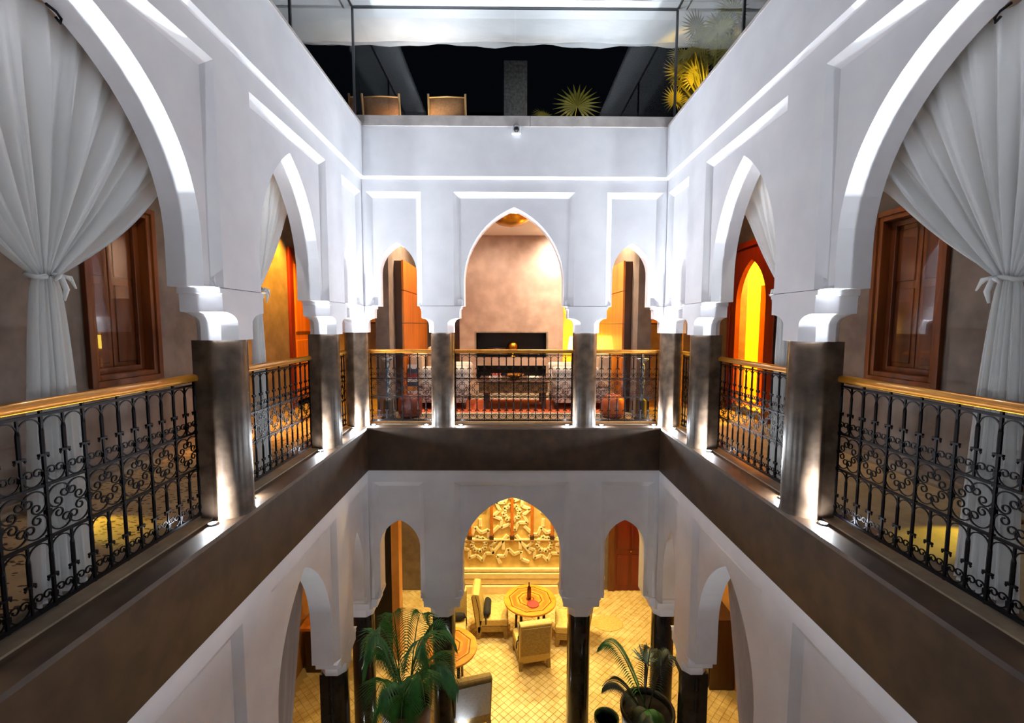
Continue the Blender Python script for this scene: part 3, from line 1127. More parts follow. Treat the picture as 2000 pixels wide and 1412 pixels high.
def downlight(loc, watts, color, label, size=80, tgt=(0, 0, -1), blend=0.7, lens='lens_warm', group='warm recessed ceiling downlights'):
    root = empty('downlight', loc)
    tag(root, label, 'downlight', group)
    x, y, z = loc
    m = MB()
    m.lathe([(0.05, z), (0.05, z - 0.01), (0.038, z - 0.012), (0.038, z - 0.004)], (x, y), 18, cap=False)
    m.build('trim_ring', 'brass', root, smooth=True)
    m = MB()
    m.lathe([(0.037, z - 0.002), (0.036, z - 0.006)], (x, y), 18)
    m.build('lens', lens, root)
    t = Vector(loc) + Vector(tgt)
    spot('lamp', (x, y, z - 0.03), t, watts, color, size=size, blend=blend, radius=0.04, parent=root)


ORANGE = (1.0, 0.43, 0.03)
AMBER = (1.0, 0.66, 0.22)
downlight((-3.4, 7.35, Z_GC), 190, ORANGE, 'orange ceiling downlight over the far end of the left gallery', 84, (-0.2, 0.05, -1))
downlight((3.3, 7.3, Z_GC), 14, ORANGE, 'orange ceiling downlight over the red door on the right', 110)
downlight((-3.0, 4.4, Z_GC), 6, (1, 0.90, 0.80), 'ceiling downlight in the left gallery near the window', 120)
downlight((3.0, 4.4, Z_GC), 6, (1, 0.90, 0.80), 'ceiling downlight in the right gallery near the window', 120)
# framed pictures at the gallery ends
for sg, nm in ((-1, 'left'), (1, 'right')):
    root = empty('picture', (sg * 2.75, YG, -0.15))
    tag(root, 'small golden picture on the end wall of the %s gallery' % nm, 'picture')
    m = MB()
    m.box(sg * 2.75 - 0.17, sg * 2.75 + 0.17, YG - 0.02, YG, 0.0, 0.40)
    m.build('picture_frame', 'wood_dark', root, bevel=0.006)
    m = MB()
    m.box(sg * 2.75 - 0.14, sg * 2.75 + 0.14, YG - 0.024, YG - 0.019, 0.03, 0.37)
    m.build('canvas', 'picture', root)
# low warm floor lights in the galleries
for sg, nm, yy, xx in ((-1, 'left', 3.55, 3.80), (1, 'right', 3.35, 3.80)):
    root = empty('floor_lamp', (sg * xx, yy, Z_GF))
    tag(root, 'small brass floor light against the %s gallery wall' % nm, 'lamp')
    m = MB()
    m.lathe([(0.05, Z_GF), (0.05, Z_GF + 0.02), (0.02, Z_GF + 0.03), (0.02, Z_GF + 0.22), (0.06, Z_GF + 0.23), (0.075, Z_GF + 0.30), (0.05, Z_GF + 0.36)], (sg * xx, yy), 16)
    m.build('lamp_body', 'brass', root, smooth=True)
    spot('lamp', (sg * (xx - 0.1), yy, Z_GF + 0.34), (sg * 3.03, yy - 0.26, Z_GF), 7, (1.0, 0.72, 0.05), size=30, blend=0.8, radius=0.02, parent=root)

# ------------------------------------------------------------------ salon with the fireplace
YBR = 10.40
fp = empty('fireplace', (-0.02, YBR, Z_GF))
tag(fp, 'plastered chimney breast with two wide black openings', 'fireplace')
wb = lambda s, n, z: (s - 0.02, YBR + n, z)
x0, x1 = -1.18, 1.18
m = MB()
ops = [(-0.80, 0.80, -0.76, -0.20), (-0.80, 0.80, -1.28, -0.95)]
ss, zz = [x0, -0.80, 0.80, x1], [Z_GF, -1.28, -0.95, -0.76, -0.20, Z_GC]
for i in range(3):
    for j in range(5):
        cs, cz = (ss[i] + ss[i + 1]) / 2, (zz[j] + zz[j + 1]) / 2
        if not any(h[0] < cs < h[1] and h[2] < cz < h[3] for h in ops):
            m.quad(wb(ss[i], 0, zz[j]), wb(ss[i + 1], 0, zz[j]), wb(ss[i + 1], 0, zz[j + 1]), wb(ss[i], 0, zz[j + 1]))
for xx in (x0, x1):
    m.quad(wb(xx, 0, Z_GF), wb(xx, 0.8, Z_GF), wb(xx, 0.8, Z_GC), wb(xx, 0, Z_GC))
m.build('chimney_breast', 'breast', fp)
for (a, b, c, d) in ops:
    m = MB()
    m.quad(wb(a, 0.45, c), wb(b, 0.45, c), wb(b, 0.45, d), wb(a, 0.45, d))
    m.quad(wb(a, 0, c), wb(a, 0.45, c), wb(a, 0.45, d), wb(a, 0, d))
    m.quad(wb(b, 0, c), wb(b, 0.45, c), wb(b, 0.45, d), wb(b, 0, d))
    m.quad(wb(a, 0, c), wb(b, 0, c), wb(b, 0.45, c), wb(a, 0.45, c))
    m.quad(wb(a, 0, d), wb(b, 0, d), wb(b, 0.45, d), wb(a, 0.45, d))
    m.build('firebox', 'black', fp)
m = MB()
for a, b, c, d in ((-0.84, 0.84, -0.20, -0.17), (-0.84, -0.80, -0.76, -0.20), (0.80, 0.84, -0.76, -0.20)):
    m.box(a - 0.02, b - 0.02, YBR - 0.012, YBR, c, d)
m.build('opening_frame', 'ledge_stone', fp)
for i, (a, b, zz_) in enumerate(((-0.62, -0.12, -0.705), (0.14, 0.62, -0.705), (-0.6, -0.16, -0.60))):
    lg = MB()
    lg.tube([(a, YBR + 0.15 + 0.08 * i, zz_), ((a + b) / 2, YBR + 0.2, zz_ + 0.01), (b, YBR + 0.17 + 0.03 * i, zz_)], 0.05, 8)
    tag(lg.build('firewood_log', 'wood_dark', smooth=True), ['dark log on the left of the fire', 'dark log on the right of the fire', 'dark log lying on top of the left one'][i], 'log', 'logs in the fireplace')
# round ornament in front of the fire
orn = empty('ornament', (0.02, YBR + 0.12, -0.76))
tag(orn, 'round brass ornament standing in the upper fireplace opening', 'ornament')
m = MB()
m.lathe([(0.10, -0.76), (0.10, -0.74), (0.03, -0.71), (0.03, -0.66), (0.02, -0.64)], (0.02, YBR + 0.12), 18)
m.build('foot', 'brass', orn, smooth=True)
m = MB()
m.lathe([(0.001, -0.645)] + [(0.14 * math.sin(t), -0.52 - 0.13 * math.cos(t)) for t in [PI * k / 10 for k in range(1, 10)]] + [(0.001, -0.39)], (0.02, YBR + 0.12), 20)
m.build('globe', 'brass', orn, smooth=True)
# alcoves beside the breast
m = MB()
m.box(-1.95, -1.22, 11.10, 11.18, Z_GF, 0.55)
o = m.build('cabinet', 'wood_red', bevel=0.01)
tag(o, 'red-brown wooden cabinet in the alcove left of the fireplace', 'cabinet')
m = MB()
m.box(1.22, 2.0, 11.05, 11.12, Z_GF, 1.08)
o = m.build('light_panel', 'yellow_wall', bevel=0.01)
tag(o, 'tall yellow lit panel in the alcove right of the fireplace', 'panel')
sl = empty('table_lamp', (1.5, 10.7, Z_GF))
tag(sl, 'yellow shaded lamp right of the fireplace', 'lamp')
m = MB()
m.lathe([(0.13, Z_GF), (0.13, Z_GF + 0.03), (0.02, Z_GF + 0.05), (0.02, Z_GF + 0.95)], (1.5, 10.7), 18)
m.build('stand', 'iron', sl, smooth=True)
m = MB()
m.lathe([(0.2, -0.62), (0.15, -0.28)], (1.5, 10.7), 24, cap=False)
m.build('lamp_shade', 'shade_yellow', sl, smooth=True)
spot('lamp', (1.5, 10.7, -0.25), (1.5, 10.8, 1.9), 30, (1.0, 0.72, 0.10), size=80, blend=0.8, parent=sl)
spot('lamp', (1.5, 10.7, -0.6), (1.5, 10.7, -1.5), 16, (1.0, 0.72, 0.10), size=130, blend=0.8, parent=sl)
# wooden panels on the salon side walls
for sg, nm in ((-1, 'left'), (1, 'right')):
    X = sg * 1.86
    root = empty('wood_panel', (X, 8.6, Z_GF))
    tag(root, 'tall orange wooden panel of three boards on the %s salon wall' % nm, 'panel', 'wooden panels of the salon')
    a, b = sorted((X, sg * 1.995))
    m = MB()
    m.box(a + (0.02 if sg > 0 else 0), b - (0.02 if sg < 0 else 0), 7.72, 9.9, Z_GF + 0.02, 1.05)
    m.build('backing', 'wood_dark', root)
    zs = [Z_GF + 0.02, -0.55, 0.01, 0.56, 1.07]
    for i in range(4):
        m = MB()
        a2, b2 = sorted((X - sg * 0.015, X + sg * 0.02))
        m.box(a2, b2, 7.72, 9.9, zs[i] + 0.006, zs[i + 1] - 0.006)
        m.build('board', 'wood_orange', root, bevel=0.004)
# brass ceiling lamp
cl = empty('ceiling_lamp', (-0.05, 8.2, 1.72))
tag(cl, 'wide shallow brass ceiling lamp in front of the fireplace', 'lamp')
m = MB()
m.lathe([(0.36, 1.86), (0.33, 1.83), (0.22, 1.76), (0.08, 1.722), (0.002, 1.716)], (-0.05, 8.2), 36, cap=False)
m.build('bowl', 'brass', cl, smooth=True)
m = MB()
m.lathe([(0.012, 1.76), (0.012, 1.98)], (-0.05, 8.2), 10)
m.build('rod', 'brass', cl, smooth=True)
spot('lamp', (-0.05, 8.2, 1.80), (-0.05, 8.2, 3), 450, (1, 0.88, 0.78), size=160, blend=0.5, parent=cl)
downlight((1.05, 9.55, Z_GC), 60, (1, 0.86, 0.72), 'ceiling downlight close to the right edge of the chimney breast', 120, (0.1, 0.75, -1), blend=1.0)
downlight((-0.5, 8.9, Z_GC), 16, (1, 0.80, 0.62), 'ceiling downlight over the left half of the coffee table', 120, (0, 0.5, -1))
downlight((0.6, 7.6, Z_GC), 24, (1, 0.84, 0.70), 'ceiling downlight just inside the fireplace arch', 130)
downlight((-1.35, 8.0, Z_GC), 50, (1, 0.72, 0.45), 'ceiling downlight over the left armchair', 110, (-0.35, 0.1, -1))
downlight((1.40, 8.0, Z_GC), 60, (1, 0.74, 0.45), 'ceiling downlight over the right armchair', 110, (0.3, 0.3, -1))
# rug
rg = empty('rug', (-0.05, 8.0, Z_GF))
tag(rg, 'orange rug with pale patterned border in front of the fireplace', 'rug')
m = MB()
m.box(-1.93, 1.83, 7.48, 9.05, Z_GF, Z_GF + 0.012)
m.build('border', 'rug_border', rg)
m = MB()
m.box(-1.75, 1.65, 7.58, 8.9, Z_GF + 0.012, Z_GF + 0.016)
m.build('field', 'rug_orange', rg)
# armchairs
for sg, nm in ((-1, 'left'), (1, 'right')):
    f = lambda a, b: tuple(sorted((sg * (a + 0.07) - 0.05, sg * (b + 0.05) - 0.05)))
    root = empty('armchair', (sg * 1.2 - 0.05, 8.3, Z_GF))
    tag(root, 'white patterned armchair facing the coffee table from the %s' % nm, 'armchair', 'armchairs at the fireplace')
    m = MB()
    m.box(*f(0.70, 1.70), 7.85, 8.95, Z_GF + 0.12, -1.10)
    m.build('seat_base', 'pattern_fabric', root, bevel=0.04)
    m = MB()
    m.box(*f(0.68, 1.45), 8.02, 8.78, -1.10, -0.94)
    m.build('seat_cushion', 'white_fabric', root, bevel=0.05)
    m = MB()
    m.box(*f(1.45, 1.72), 7.85, 8.95, -1.10, -0.52)
    m.build('backrest', 'beige_fabric', root, bevel=0.06)
    for yy in (7.83, 8.80):
        m = MB()
        m.box(*f(0.66, 1.5), yy, yy + 0.17, -1.12, -0.74)
        m.build('armrest', 'white_fabric', root, bevel=0.06)
    m = MB()
    m.box(*f(1.22, 1.44), 8.1, 8.6, -0.95, -0.40)
    m.build('back_cushion', 'beige_fabric', root, bevel=0.07)
    for a in (0.74, 1.66):
        for yy in (7.90, 8.90):
            m = MB()
            m.lathe([(0.025, Z_GF + 0.0165), (0.035, Z_GF + 0.13)], (sg * (a + 0.06) - 0.05, yy), 10)
            m.build('leg', 'wood_dark', root, smooth=True)
    # poufs
    px, py = sg * 1.64 - 0.03, 7.28
    pf = empty('pouf', (px, py, Z_GF))
    tag(pf, ('dark red' if sg < 0 else 'orange brown') + ' leather pouf behind the %s small back railing' % nm, 'pouf')
    m = MB()
    ring = []
    for r, z in ((0.15, 0), (0.185, 0.06), (0.195, 0.18), (0.18, 0.30), (0.12, 0.36), (0.02, 0.37)):
        ring.append([(px + r * (1 - 0.05 * (k % 4 == 0)) * math.cos(2 * PI * k / 32), py + r * (1 - 0.05 * (k % 4 == 0)) * math.sin(2 * PI * k / 32), Z_GF + z) for k in range(32)])
    m.rings(ring)
    m.build('body', 'leather_red' if sg < 0 else 'leather_orange', pf, smooth=True)
    m = MB()
    m.lathe([(0.05, Z_GF + 0.366), (0.04, Z_GF + 0.378), (0.005, Z_GF + 0.38)], (px, py), 14)
    m.build('button', 'leather_red', pf, smooth=True)
    # tall metal candle stands
    cx, cy = (2.03 if sg > 0 else -1.98), 7.12
    st = empty('candle_stand', (cx, cy, Z_GF))
    tag(st, 'tall dark metal candle stand behind the %s small back railing' % nm, 'candle stand')
    m = MB()
    m.lathe([(0.12, Z_GF), (0.12, Z_GF + 0.02), (0.08, Z_GF + 0.05), (0.075, Z_GF + 0.30), (0.03, Z_GF + 0.34)], (cx, cy), 16)
    m.build('base', 'black', st, smooth=True)
    m = MB()
    m.lathe([(0.025, Z_GF + 0.33), (0.035, Z_GF + 0.5), (0.02, Z_GF + 0.52), (0.045, Z_GF + 0.62), (0.02, Z_GF + 0.7), (0.04, Z_GF + 0.82), (0.018, Z_GF + 0.9)], (cx, cy), 14)
    m.build('stem', 'teal_metal', st, smooth=True)
    m = MB()
    m.lathe([(0.02, Z_GF + 0.89), (0.09, Z_GF + 0.95), (0.095, Z_GF + 0.965), (0.02, Z_GF + 0.96)], (cx, cy), 16)
    m.build('drip_tray', 'teal_metal', st, smooth=True)
    m = MB()
    m.lathe([(0.022, Z_GF + 0.955), (0.022, Z_GF + 1.02), (0.004, Z_GF + 1.03)], (cx, cy), 12)
    m.build('candle', 'white_fabric', st, smooth=True)
# coffee table with things on it
ct = empty('coffee_table', (0.03, 8.2, Z_GF))
tag(ct, 'low brown coffee table with thick edge on dark legs', 'table')
m = MB()
m.box(-0.60, 0.60, 7.85, 8.75, -1.20, -1.02)
m.build('table_top', 'table_brown', ct, bevel=0.02)
m = MB()
m.box(-0.62, 0.62, 7.83, 8.77, -1.02, -1.0)
m.build('top_edge', 'wood_dark', ct, bevel=0.005)
for a in (-0.48, 0.54):
    for b in (7.97, 8.63):
        m = MB()
        m.box(a - 0.04, a + 0.04, b - 0.04, b + 0.04, Z_GF + 0.0165, -1.20)
        m.build('leg', 'wood_dark', ct, bevel=0.005)
bw = MB()
bw.lathe([(0.05, -1.0), (0.06, -0.985), (0.15, -0.93), (0.17, -0.90), (0.16, -0.90), (0.10, -0.95), (0.001, -0.965)], (0.03, 8.2), 22, cap=False)
tag(bw.build('bowl', 'brass', smooth=True), 'round brass bowl in the middle of the coffee table', 'bowl')
for i, (x, y, w, d, mt, lb) in enumerate(((-0.32, 8.15, 0.22, 0.28, 'book_white', 'pale book lying left of the brass bowl'), (-0.31, 8.16, 0.18, 0.24, 'book_red', 'red book lying on top of the pale book'),
                                           (0.36, 8.2, 0.2, 0.26, 'book_white', 'pale book lying right of the brass bowl'))):
    z0 = -1.0 + (0.05 if i == 1 else 0)
    bk = empty('book', (x, y, z0))
    tag(bk, lb, 'book', 'books on the coffee table')
    m = MB()
    m.box(x - w / 2 + 0.004, x + w / 2 - 0.004, y - d / 2 + 0.004, y + d / 2 - 0.004, z0 + 0.005, z0 + 0.045)
    m.build('pages', 'book_white', bk)
    for a, b in ((z0, z0 + 0.005), (z0 + 0.045, z0 + 0.05)):
        m = MB()
        m.box(x - w / 2, x + w / 2, y - d / 2, y + d / 2, a, b)
        m.build('cover', mt, bk)
# striped throw on the left armchair
th = empty('throw', (-1.70, 7.78, -1.35))
tag(th, 'striped woven throw hanging over the side of the left armchair', 'throw')
cols_ = ['kilim_b', 'kilim_c', 'kilim_a', 'kilim_b', 'kilim_c', 'kilim_d', 'kilim_b', 'kilim_a']
for i, c_ in enumerate(cols_):
    z1 = -0.70 - i * 0.075
    m = MB()
    m.box(-1.82, -1.64, 7.79, 7.81, z1 - 0.073, z1)
    m.build('stripe', c_, th)

# ------------------------------------------------------------------ roof terrace
for nm, pr in (('left', 'left'), ('right', 'right'), ('back', 'back')):
    W = SIDE[pr]
    s0, s1 = (YF, YB) if nm != 'back' else (-HW - 0.42, HW + 0.42)
    m = MB()
    prof = [(-0.045, Z_COPB), (-0.045, Z_COPT - 0.01), (-0.03, Z_COPT), (0.42, Z_COPT), (0.42, Z_COPB)]
    if nm == 'back':
        for a, b in ((-HW - 0.42, 0.2), (0.206, HW + 0.42)):
            m2 = MB()
            m2.rings([[W(a, n, z) for n, z in prof], [W(b, n, z) for n, z in prof]])
            if a < 0:
                oc = struct(m2.build('trim_coping_back', 'coping'))
            else:
                m2.build('coping_slab', 'coping', oc)
    else:
        prof = [(-0.04, Z_COPB), (-0.04, Z_COPB + 0.03), (-0.03, Z_COPB + 0.04), (0.42, Z_COPB + 0.04), (0.42, Z_COPB)]
        m.rings([[W(s0, n, z) for n, z in prof], [W(s1, n, z) for n, z in prof]])
        struct(m.build('trim_coping_' + nm, 'coping'))
# glass screen around the opening
ZG0, ZG1 = Z_COPT, 4.24
gs = empty('glass_screen', (0, YB + 0.15, ZG0))
tag(gs, 'tall frameless glass screen standing on the back parapet', 'glass screen')
GY = YB + 0.12
GX = HW + 0.10
for a, b in ((-GX + 0.01, -0.005), (0.005, GX - 0.01)):
    m = MB()
    m.quad((a, GY, ZG0), (b, GY, ZG0), (b, GY, ZG1), (a, GY, ZG1))
    m.build('pane', 'glass', gs)
m = MB()
m.box(-GX, GX, GY - 0.012, GY + 0.012, ZG1, ZG1 + 0.02)
m.build('top_channel', 'steel_grey', gs)
m = MB()
m.box(-GX, GX, GY - 0.012, GY + 0.012, ZG0, ZG0 + 0.012)
m.build('bottom_channel', 'steel_grey', gs)
for a in (-GX, GX):
    m = MB()
    m.box(a - 0.014, a + 0.014, GY - 0.014, GY + 0.014, ZG0, ZG1)
    m.build('corner_post', 'steel_grey', gs)
for sg, nm in ((-1, 'left'), (1, 'right')):
    g2 = empty('glass_screen', (sg * GX, 3.0, ZG0))
    tag(g2, 'tall frameless glass screen standing on the %s parapet' % nm, 'glass screen')
    for a, b in ((4.68, GY - 0.02), (2.8, 4.66), (0.9, 2.78), (YF, 0.88)):
        m = MB()
        X = sg * GX
        m.quad((X, a, Z_COPB + 0.04), (X, b, Z_COPB + 0.04), (X, b, ZG1), (X, a, ZG1))
        m.build('pane', 'glass', g2)
    for a in (4.67, 2.79, 0.89):
        m = MB()
        m.box(sg * GX - 0.012, sg * GX + 0.012, a - 0.012, a + 0.012, Z_COPB + 0.04, ZG1)
        m.build('post', 'black', g2)
    m = MB()
    m.box(sg * GX - 0.012, sg * GX + 0.012, YF, GY - 0.02, ZG1, ZG1 + 0.02)
    m.build('top_channel', 'steel_grey', g2)
# roof: fabric runs over the terrace; over the court it is drawn back and bunched up at the far end
cv = empty('ceiling_canopy', (0, 6.9, 4.40))
struct(cv, 'white fabric canopy drawn back from the open court')


def sheet(x0, x1, y0, y1, nx, ny):
    m = MB()
    m.strip([[(x0 + (x1 - x0) * i / nx, y0 + (y1 - y0) * j / ny, 4.40 + 0.018 * math.sin((y0 + (y1 - y0) * j / ny) * 9 + 0.7 * math.sin(i * 0.4)) + 0.012 * math.sin(i * 0.9 + j * 0.1)) for i in range(nx + 1)] for j in range(ny + 1)])
    m.build('canopy_sheet', 'roof_fabric', cv, smooth=True)


sheet(-6, 6, 6.72, 7.5, 60, 12)
sheet(-6, -2.3, -2.0, 6.72, 20, 60)
sheet(2.3, 6, -2.0, 6.72, 20, 60)
m = MB()
rows = []
for j in range(40):
    y = 5.75 + 0.62 * j / 39
    rows.append([(-1.8 + 3.6 * i / 60, y + 0.02 * math.sin(i * 0.5), 4.33 + 0.06 * math.sin(j * 1.25) + 0.015 * math.sin(i * 0.8 + j) + 0.01 * math.sin(i * 2.1)) for i in range(61)])
m.strip(rows)
m.build('bunched_fabric', 'roof_fabric', cv, smooth=True)
m = MB()
rows = [[(-6 + 12 * i / 80, 7.5 + 0.01 * math.sin(i), 4.41) for i in range(81)], [(-6 + 12 * i / 80, 7.5 + 0.02 * math.sin(i * 0.7), 4.33 - 0.015 * math.sin(i * 0.55) - 0.01 * math.sin(i * 1.7)) for i in range(81)]]
m.strip(rows)
m.build('valance', 'roof_fabric', cv, smooth=True)
for sg, nm in ((-1, 'left'), (1, 'right')):
    m = MB()
    a, b = sorted((sg * 1.80, sg * 2.32))
    m.box(a, b, YF, YB + 0.35, 4.27, 4.36)
    struct(m.build('trim_roof_beam_' + nm, 'metal_white'))
m = MB()
m.box(-2.32, 2.32, YB - 0.02, YB + 0.35, 4.265, 4.36)
struct(m.build('trim_roof_beam_back', 'metal_white'))
# terrace floor, slab for the pane reflection, added black night backdrop
ZT = 2.64
for i, (a, b, c, d) in enumerate(((-7, -HW - T, -1, 13), (HW + T, 7, -1, 13), (-HW - T, HW + T, YB + T, 13))):
    m = MB()
    m.box(a, b, c, d, ZT - 0.1, ZT)
    struct(m.build('floor_terrace', 'ledge_stone'))
m = MB()
m.box(-7, 7, 12.6, 12.9, ZT, 5.6)  # added near-black sheet standing in for the night darkness beyond the terrace
struct(m.build('wall_terrace_far', 'dark_hedge'))
m = MB()
m.box(-0.17, 0.22, 8.0, 8.3, ZT, 4.4)  # solid slab imitates the reflection where the glass panes overlap
tag(struct(m.build('terrace_pillar', 'pillar_stone', bevel=0.01)), 'dark speckled pillar in the middle of the terrace')


def sling_chair(x, y, label, rz=0.0):
    root = empty('terrace_chair', (x, y, ZT), rz)
    tag(root, label, 'chair', 'sling chairs on the terrace')
    for sx in (-1, 1):
        m = MB()
        m.tube([(sx * 0.29, -0.02, 0), (sx * 0.29, -0.05, 0.42), (sx * 0.29, -0.16, 0.95)], 0.018, 8)
        part(m, 'rear_leg', 'teak', root, smooth=True)
        m = MB()
        m.tube([(sx * 0.29, 0.48, 0), (sx * 0.29, 0.46, 0.62)], 0.018, 8)
        part(m, 'front_leg', 'teak', root, smooth=True)
        m = MB()
        m.box(sx * 0.29 - 0.025, sx * 0.29 + 0.025, -0.1, 0.5, 0.60, 0.63)
        part(m, 'armrest', 'teak', root, bevel=0.006)
    m = MB()
    rows = [[(-0.275 + 0.55 * i / 6, yy - 0.02 * math.sin(PI * i / 6), zz_) for i in range(7)] for yy, zz_ in ((-0.15, 0.90), (-0.11, 0.7), (-0.06, 0.46), (0.1, 0.40), (0.46, 0.43))]
    m.strip(rows)
    o = part(m, 'sling', 'sling', root, smooth=True)
    md = o.modifiers.new('thick', 'SOLIDIFY')
    md.thickness = 0.008
    m = MB()
    m.tube([(-0.29, -0.15, 0.90), (0, -0.17, 0.905), (0.29, -0.15, 0.90)], 0.01, 6)
    part(m, 'top_bar', 'teak', root, smooth=True)


sling_chair(-2.10, 7.62, 'tan sling chair on the terrace nearest the left glass corner')
sling_chair(-1.06, 7.62, 'tan sling chair on the terrace right of the other one')
tt = empty('terrace_table', (-1.3, 8.5, ZT))
tag(tt, 'wooden table behind the two sling chairs on the terrace', 'table')
m = MB()
for i in range(6):
    m2 = MB()
    m2.box(-2.2, -0.45, 8.1 + i * 0.14, 8.23 + i * 0.14, ZT + 0.72, ZT + 0.76)
    m2.build('plank', 'teak', tt, bevel=0.005)
for a in (-2.12, -0.53):
    for b in (8.15, 8.85):
        m = MB()
        m.box(a - 0.04, a + 0.04, b - 0.04, b + 0.04, ZT, ZT + 0.72)
        m.build('leg', 'teak', tt)
lz = MB()
lz.lathe([(0.05, ZT + 0.76), (0.08, ZT + 0.79), (0.08, ZT + 0.86), (0.05, ZT + 0.9), (0.03, ZT + 0.91)], (-1.62, 8.3), 14)
tag(lz.build('lantern', 'wood_orange', smooth=True), 'small orange lantern on the terrace table', 'lantern')


def fan_leaf(m, hub, rad, az, el, n=22, spread=300):
    """fan palm leaf: pointed leaflets around a hub"""
    hub = Vector(hub)
    nrm = Vector((math.cos(az) * math.cos(el), math.sin(az) * math.cos(el), math.sin(el)))
    u = nrm.cross(Vector((0, 0, 1))).normalized()
    w = u.cross(nrm).normalized()
    for i in range(n):
        a = R(-spread / 2 + spread * i / (n - 1)) + PI / 2
        d = u * math.cos(a) + w * math.sin(a)
        t = nrm.cross(d).normalized()
        r = rad * (0.82 + 0.18 * math.sin(PI * i / (n - 1)))
        p1 = hub + d * (r * 0.5) + nrm * 0.01
        p2 = hub + d * r - nrm * rad * 0.06
        hw = 0.5 * r * 0.5 * R(spread) / n * 0.9
        m.add([hub, p1 + t * hw, p2, p1 - t * hw], [(0, 1, 2, 3)])


def fan_palm(loc, leaves, label, seed, mt='leaf_terrace', pot=True):
    rnd = random.Random(seed)
    root = empty('fan_palm', loc)
    tag(root, label, 'plant', 'palms on the terrace')
    x, y, z = loc
    if pot:
        m = MB()
        m.lathe([(0.16, z), (0.22, z + 0.3), (0.235, z + 0.32), (0.2, z + 0.32), (0.19, z + 0.29), (0.001, z + 0.28)], (x, y), 20, cap=False)
        m.build('pot', 'terracotta', root, smooth=True)
    for (dx, dy, dz, rad, az, el) in leaves:
        m = MB()
        m.tube([(x, y, z + 0.28), (x + dx * 0.5, y + dy * 0.5, z + dz * 0.65), (x + dx, y + dy, z + dz)], [0.016, 0.012, 0.008], 5)
        fan_leaf(m, (x + dx, y + dy, z + dz), rad, az, el)
        m.build('leaf', mt, root)


fan_palm((0.95, 8.2, ZT), [(0.12, -0.15, 1.05, 0.46, R(-95), R(15)), (-0.42, -0.1, 0.88, 0.26, R(-70), R(30)), (-0.25, 0.1, 0.75, 0.24, R(-120), R(50)), (0.0, 0.1, 0.72, 0.26, R(-60), R(60)), (-0.55, 0.15, 0.75, 0.22, R(-100), R(10))],
         'green fan palm on the terrace right of the dark pillar', 3)
rnd = random.Random(5)
fan_palm((2.78, 6.75, ZT), [(rnd.uniform(-0.28, 0.1), rnd.uniform(-0.9, 0.85), rnd.uniform(0.85, 1.5), rnd.uniform(0.2, 0.3), R(rnd.uniform(-160, -60)), R(rnd.uniform(-10, 40))) for _ in range(34)],
         'bushy palm glowing yellow behind the right glass', 4)
root = empty('garden_spot', (2.6, 6.2, ZT))
tag(root, 'small ground spotlight under the yellow lit palm', 'spotlight', 'ground spotlights on the terrace')
m = MB()
m.lathe([(0.05, ZT), (0.05, ZT + 0.06), (0.04, ZT + 0.08)], (2.6, 6.2), 14)
m.build('housing', 'black', root)
spot('lamp', (2.6, 6.2, ZT + 0.12), (2.76, 7.0, ZT + 0.85), 60, (1.0, 0.62, 0.05), size=46, blend=1.0, parent=root)
root = empty('garden_spot', (1.0, 7.75, ZT))
tag(root, 'small ground spotlight under the green fan palm', 'spotlight', 'ground spotlights on the terrace')
m = MB()
m.lathe([(0.05, ZT), (0.05, ZT + 0.06), (0.04, ZT + 0.08)], (1.0, 7.75), 14)
m.build('housing', 'black', root)
spot('lamp', (1.0, 7.75, ZT + 0.12), (0.85, 8.15, ZT + 0.6), 10, (1.0, 0.7, 0.25), size=110, parent=root)
root = empty('ground_light', (-1.6, 7.3, ZT))
tag(root, 'low warm ground light beside the terrace chairs', 'lamp')
m = MB()
m.lathe([(0.06, ZT), (0.06, ZT + 0.1), (0.02, ZT + 0.12)], (-1.6, 7.3), 14)
m.build('housing', 'black', root)
spot('lamp', (-1.6, 7.3, ZT + 0.15), (-1.6, 7.62, ZT + 0.5), 7, (1, 0.75, 0.5), size=120, parent=root)
for sg, nm in ((-1, 'left'), (1, 'right')):  # added unseen lamps, aimed up to brighten the canopy strip
    root = empty('garden_spot', (sg * 1.2, 6.95, ZT))
    tag(root, 'cool white ground spotlight behind the back parapet on the %s' % nm, 'spotlight', 'ground spotlights on the terrace')
    m = MB()
    m.lathe([(0.05, ZT), (0.05, ZT + 0.06), (0.04, ZT + 0.08)], (sg * 1.2, 6.95), 14)
    m.build('housing', 'black', root)
    spot('lamp', (sg * 1.2, 6.95, ZT + 0.1), (sg * 1.3, 7.0, ZT + 2), 16, COOL, size=110, blend=1.0, parent=root)
# dome camera under the back coping
dc = empty('security_camera', (0.02, YB - 0.035, 2.55))
tag(dc, 'small white security camera with black lens under the back coping', 'camera')
m = MB()
m.box(-0.045, 0.075, YB - 0.10, YB - 0.035, 2.535, 2.64)
m.build('housing', 'metal_white', dc, bevel=0.012)
m = MB()
m.rings([[(0.015 + r * math.cos(2 * PI * k / 16), yy, 2.585 + r * math.sin(2 * PI * k / 16)) for k in range(16)] for r, yy in ((0.036, YB - 0.10), (0.034, YB - 0.125), (0.02, YB - 0.14), (0.004, YB - 0.143))])
m.build('lens', 'black', dc, smooth=True)

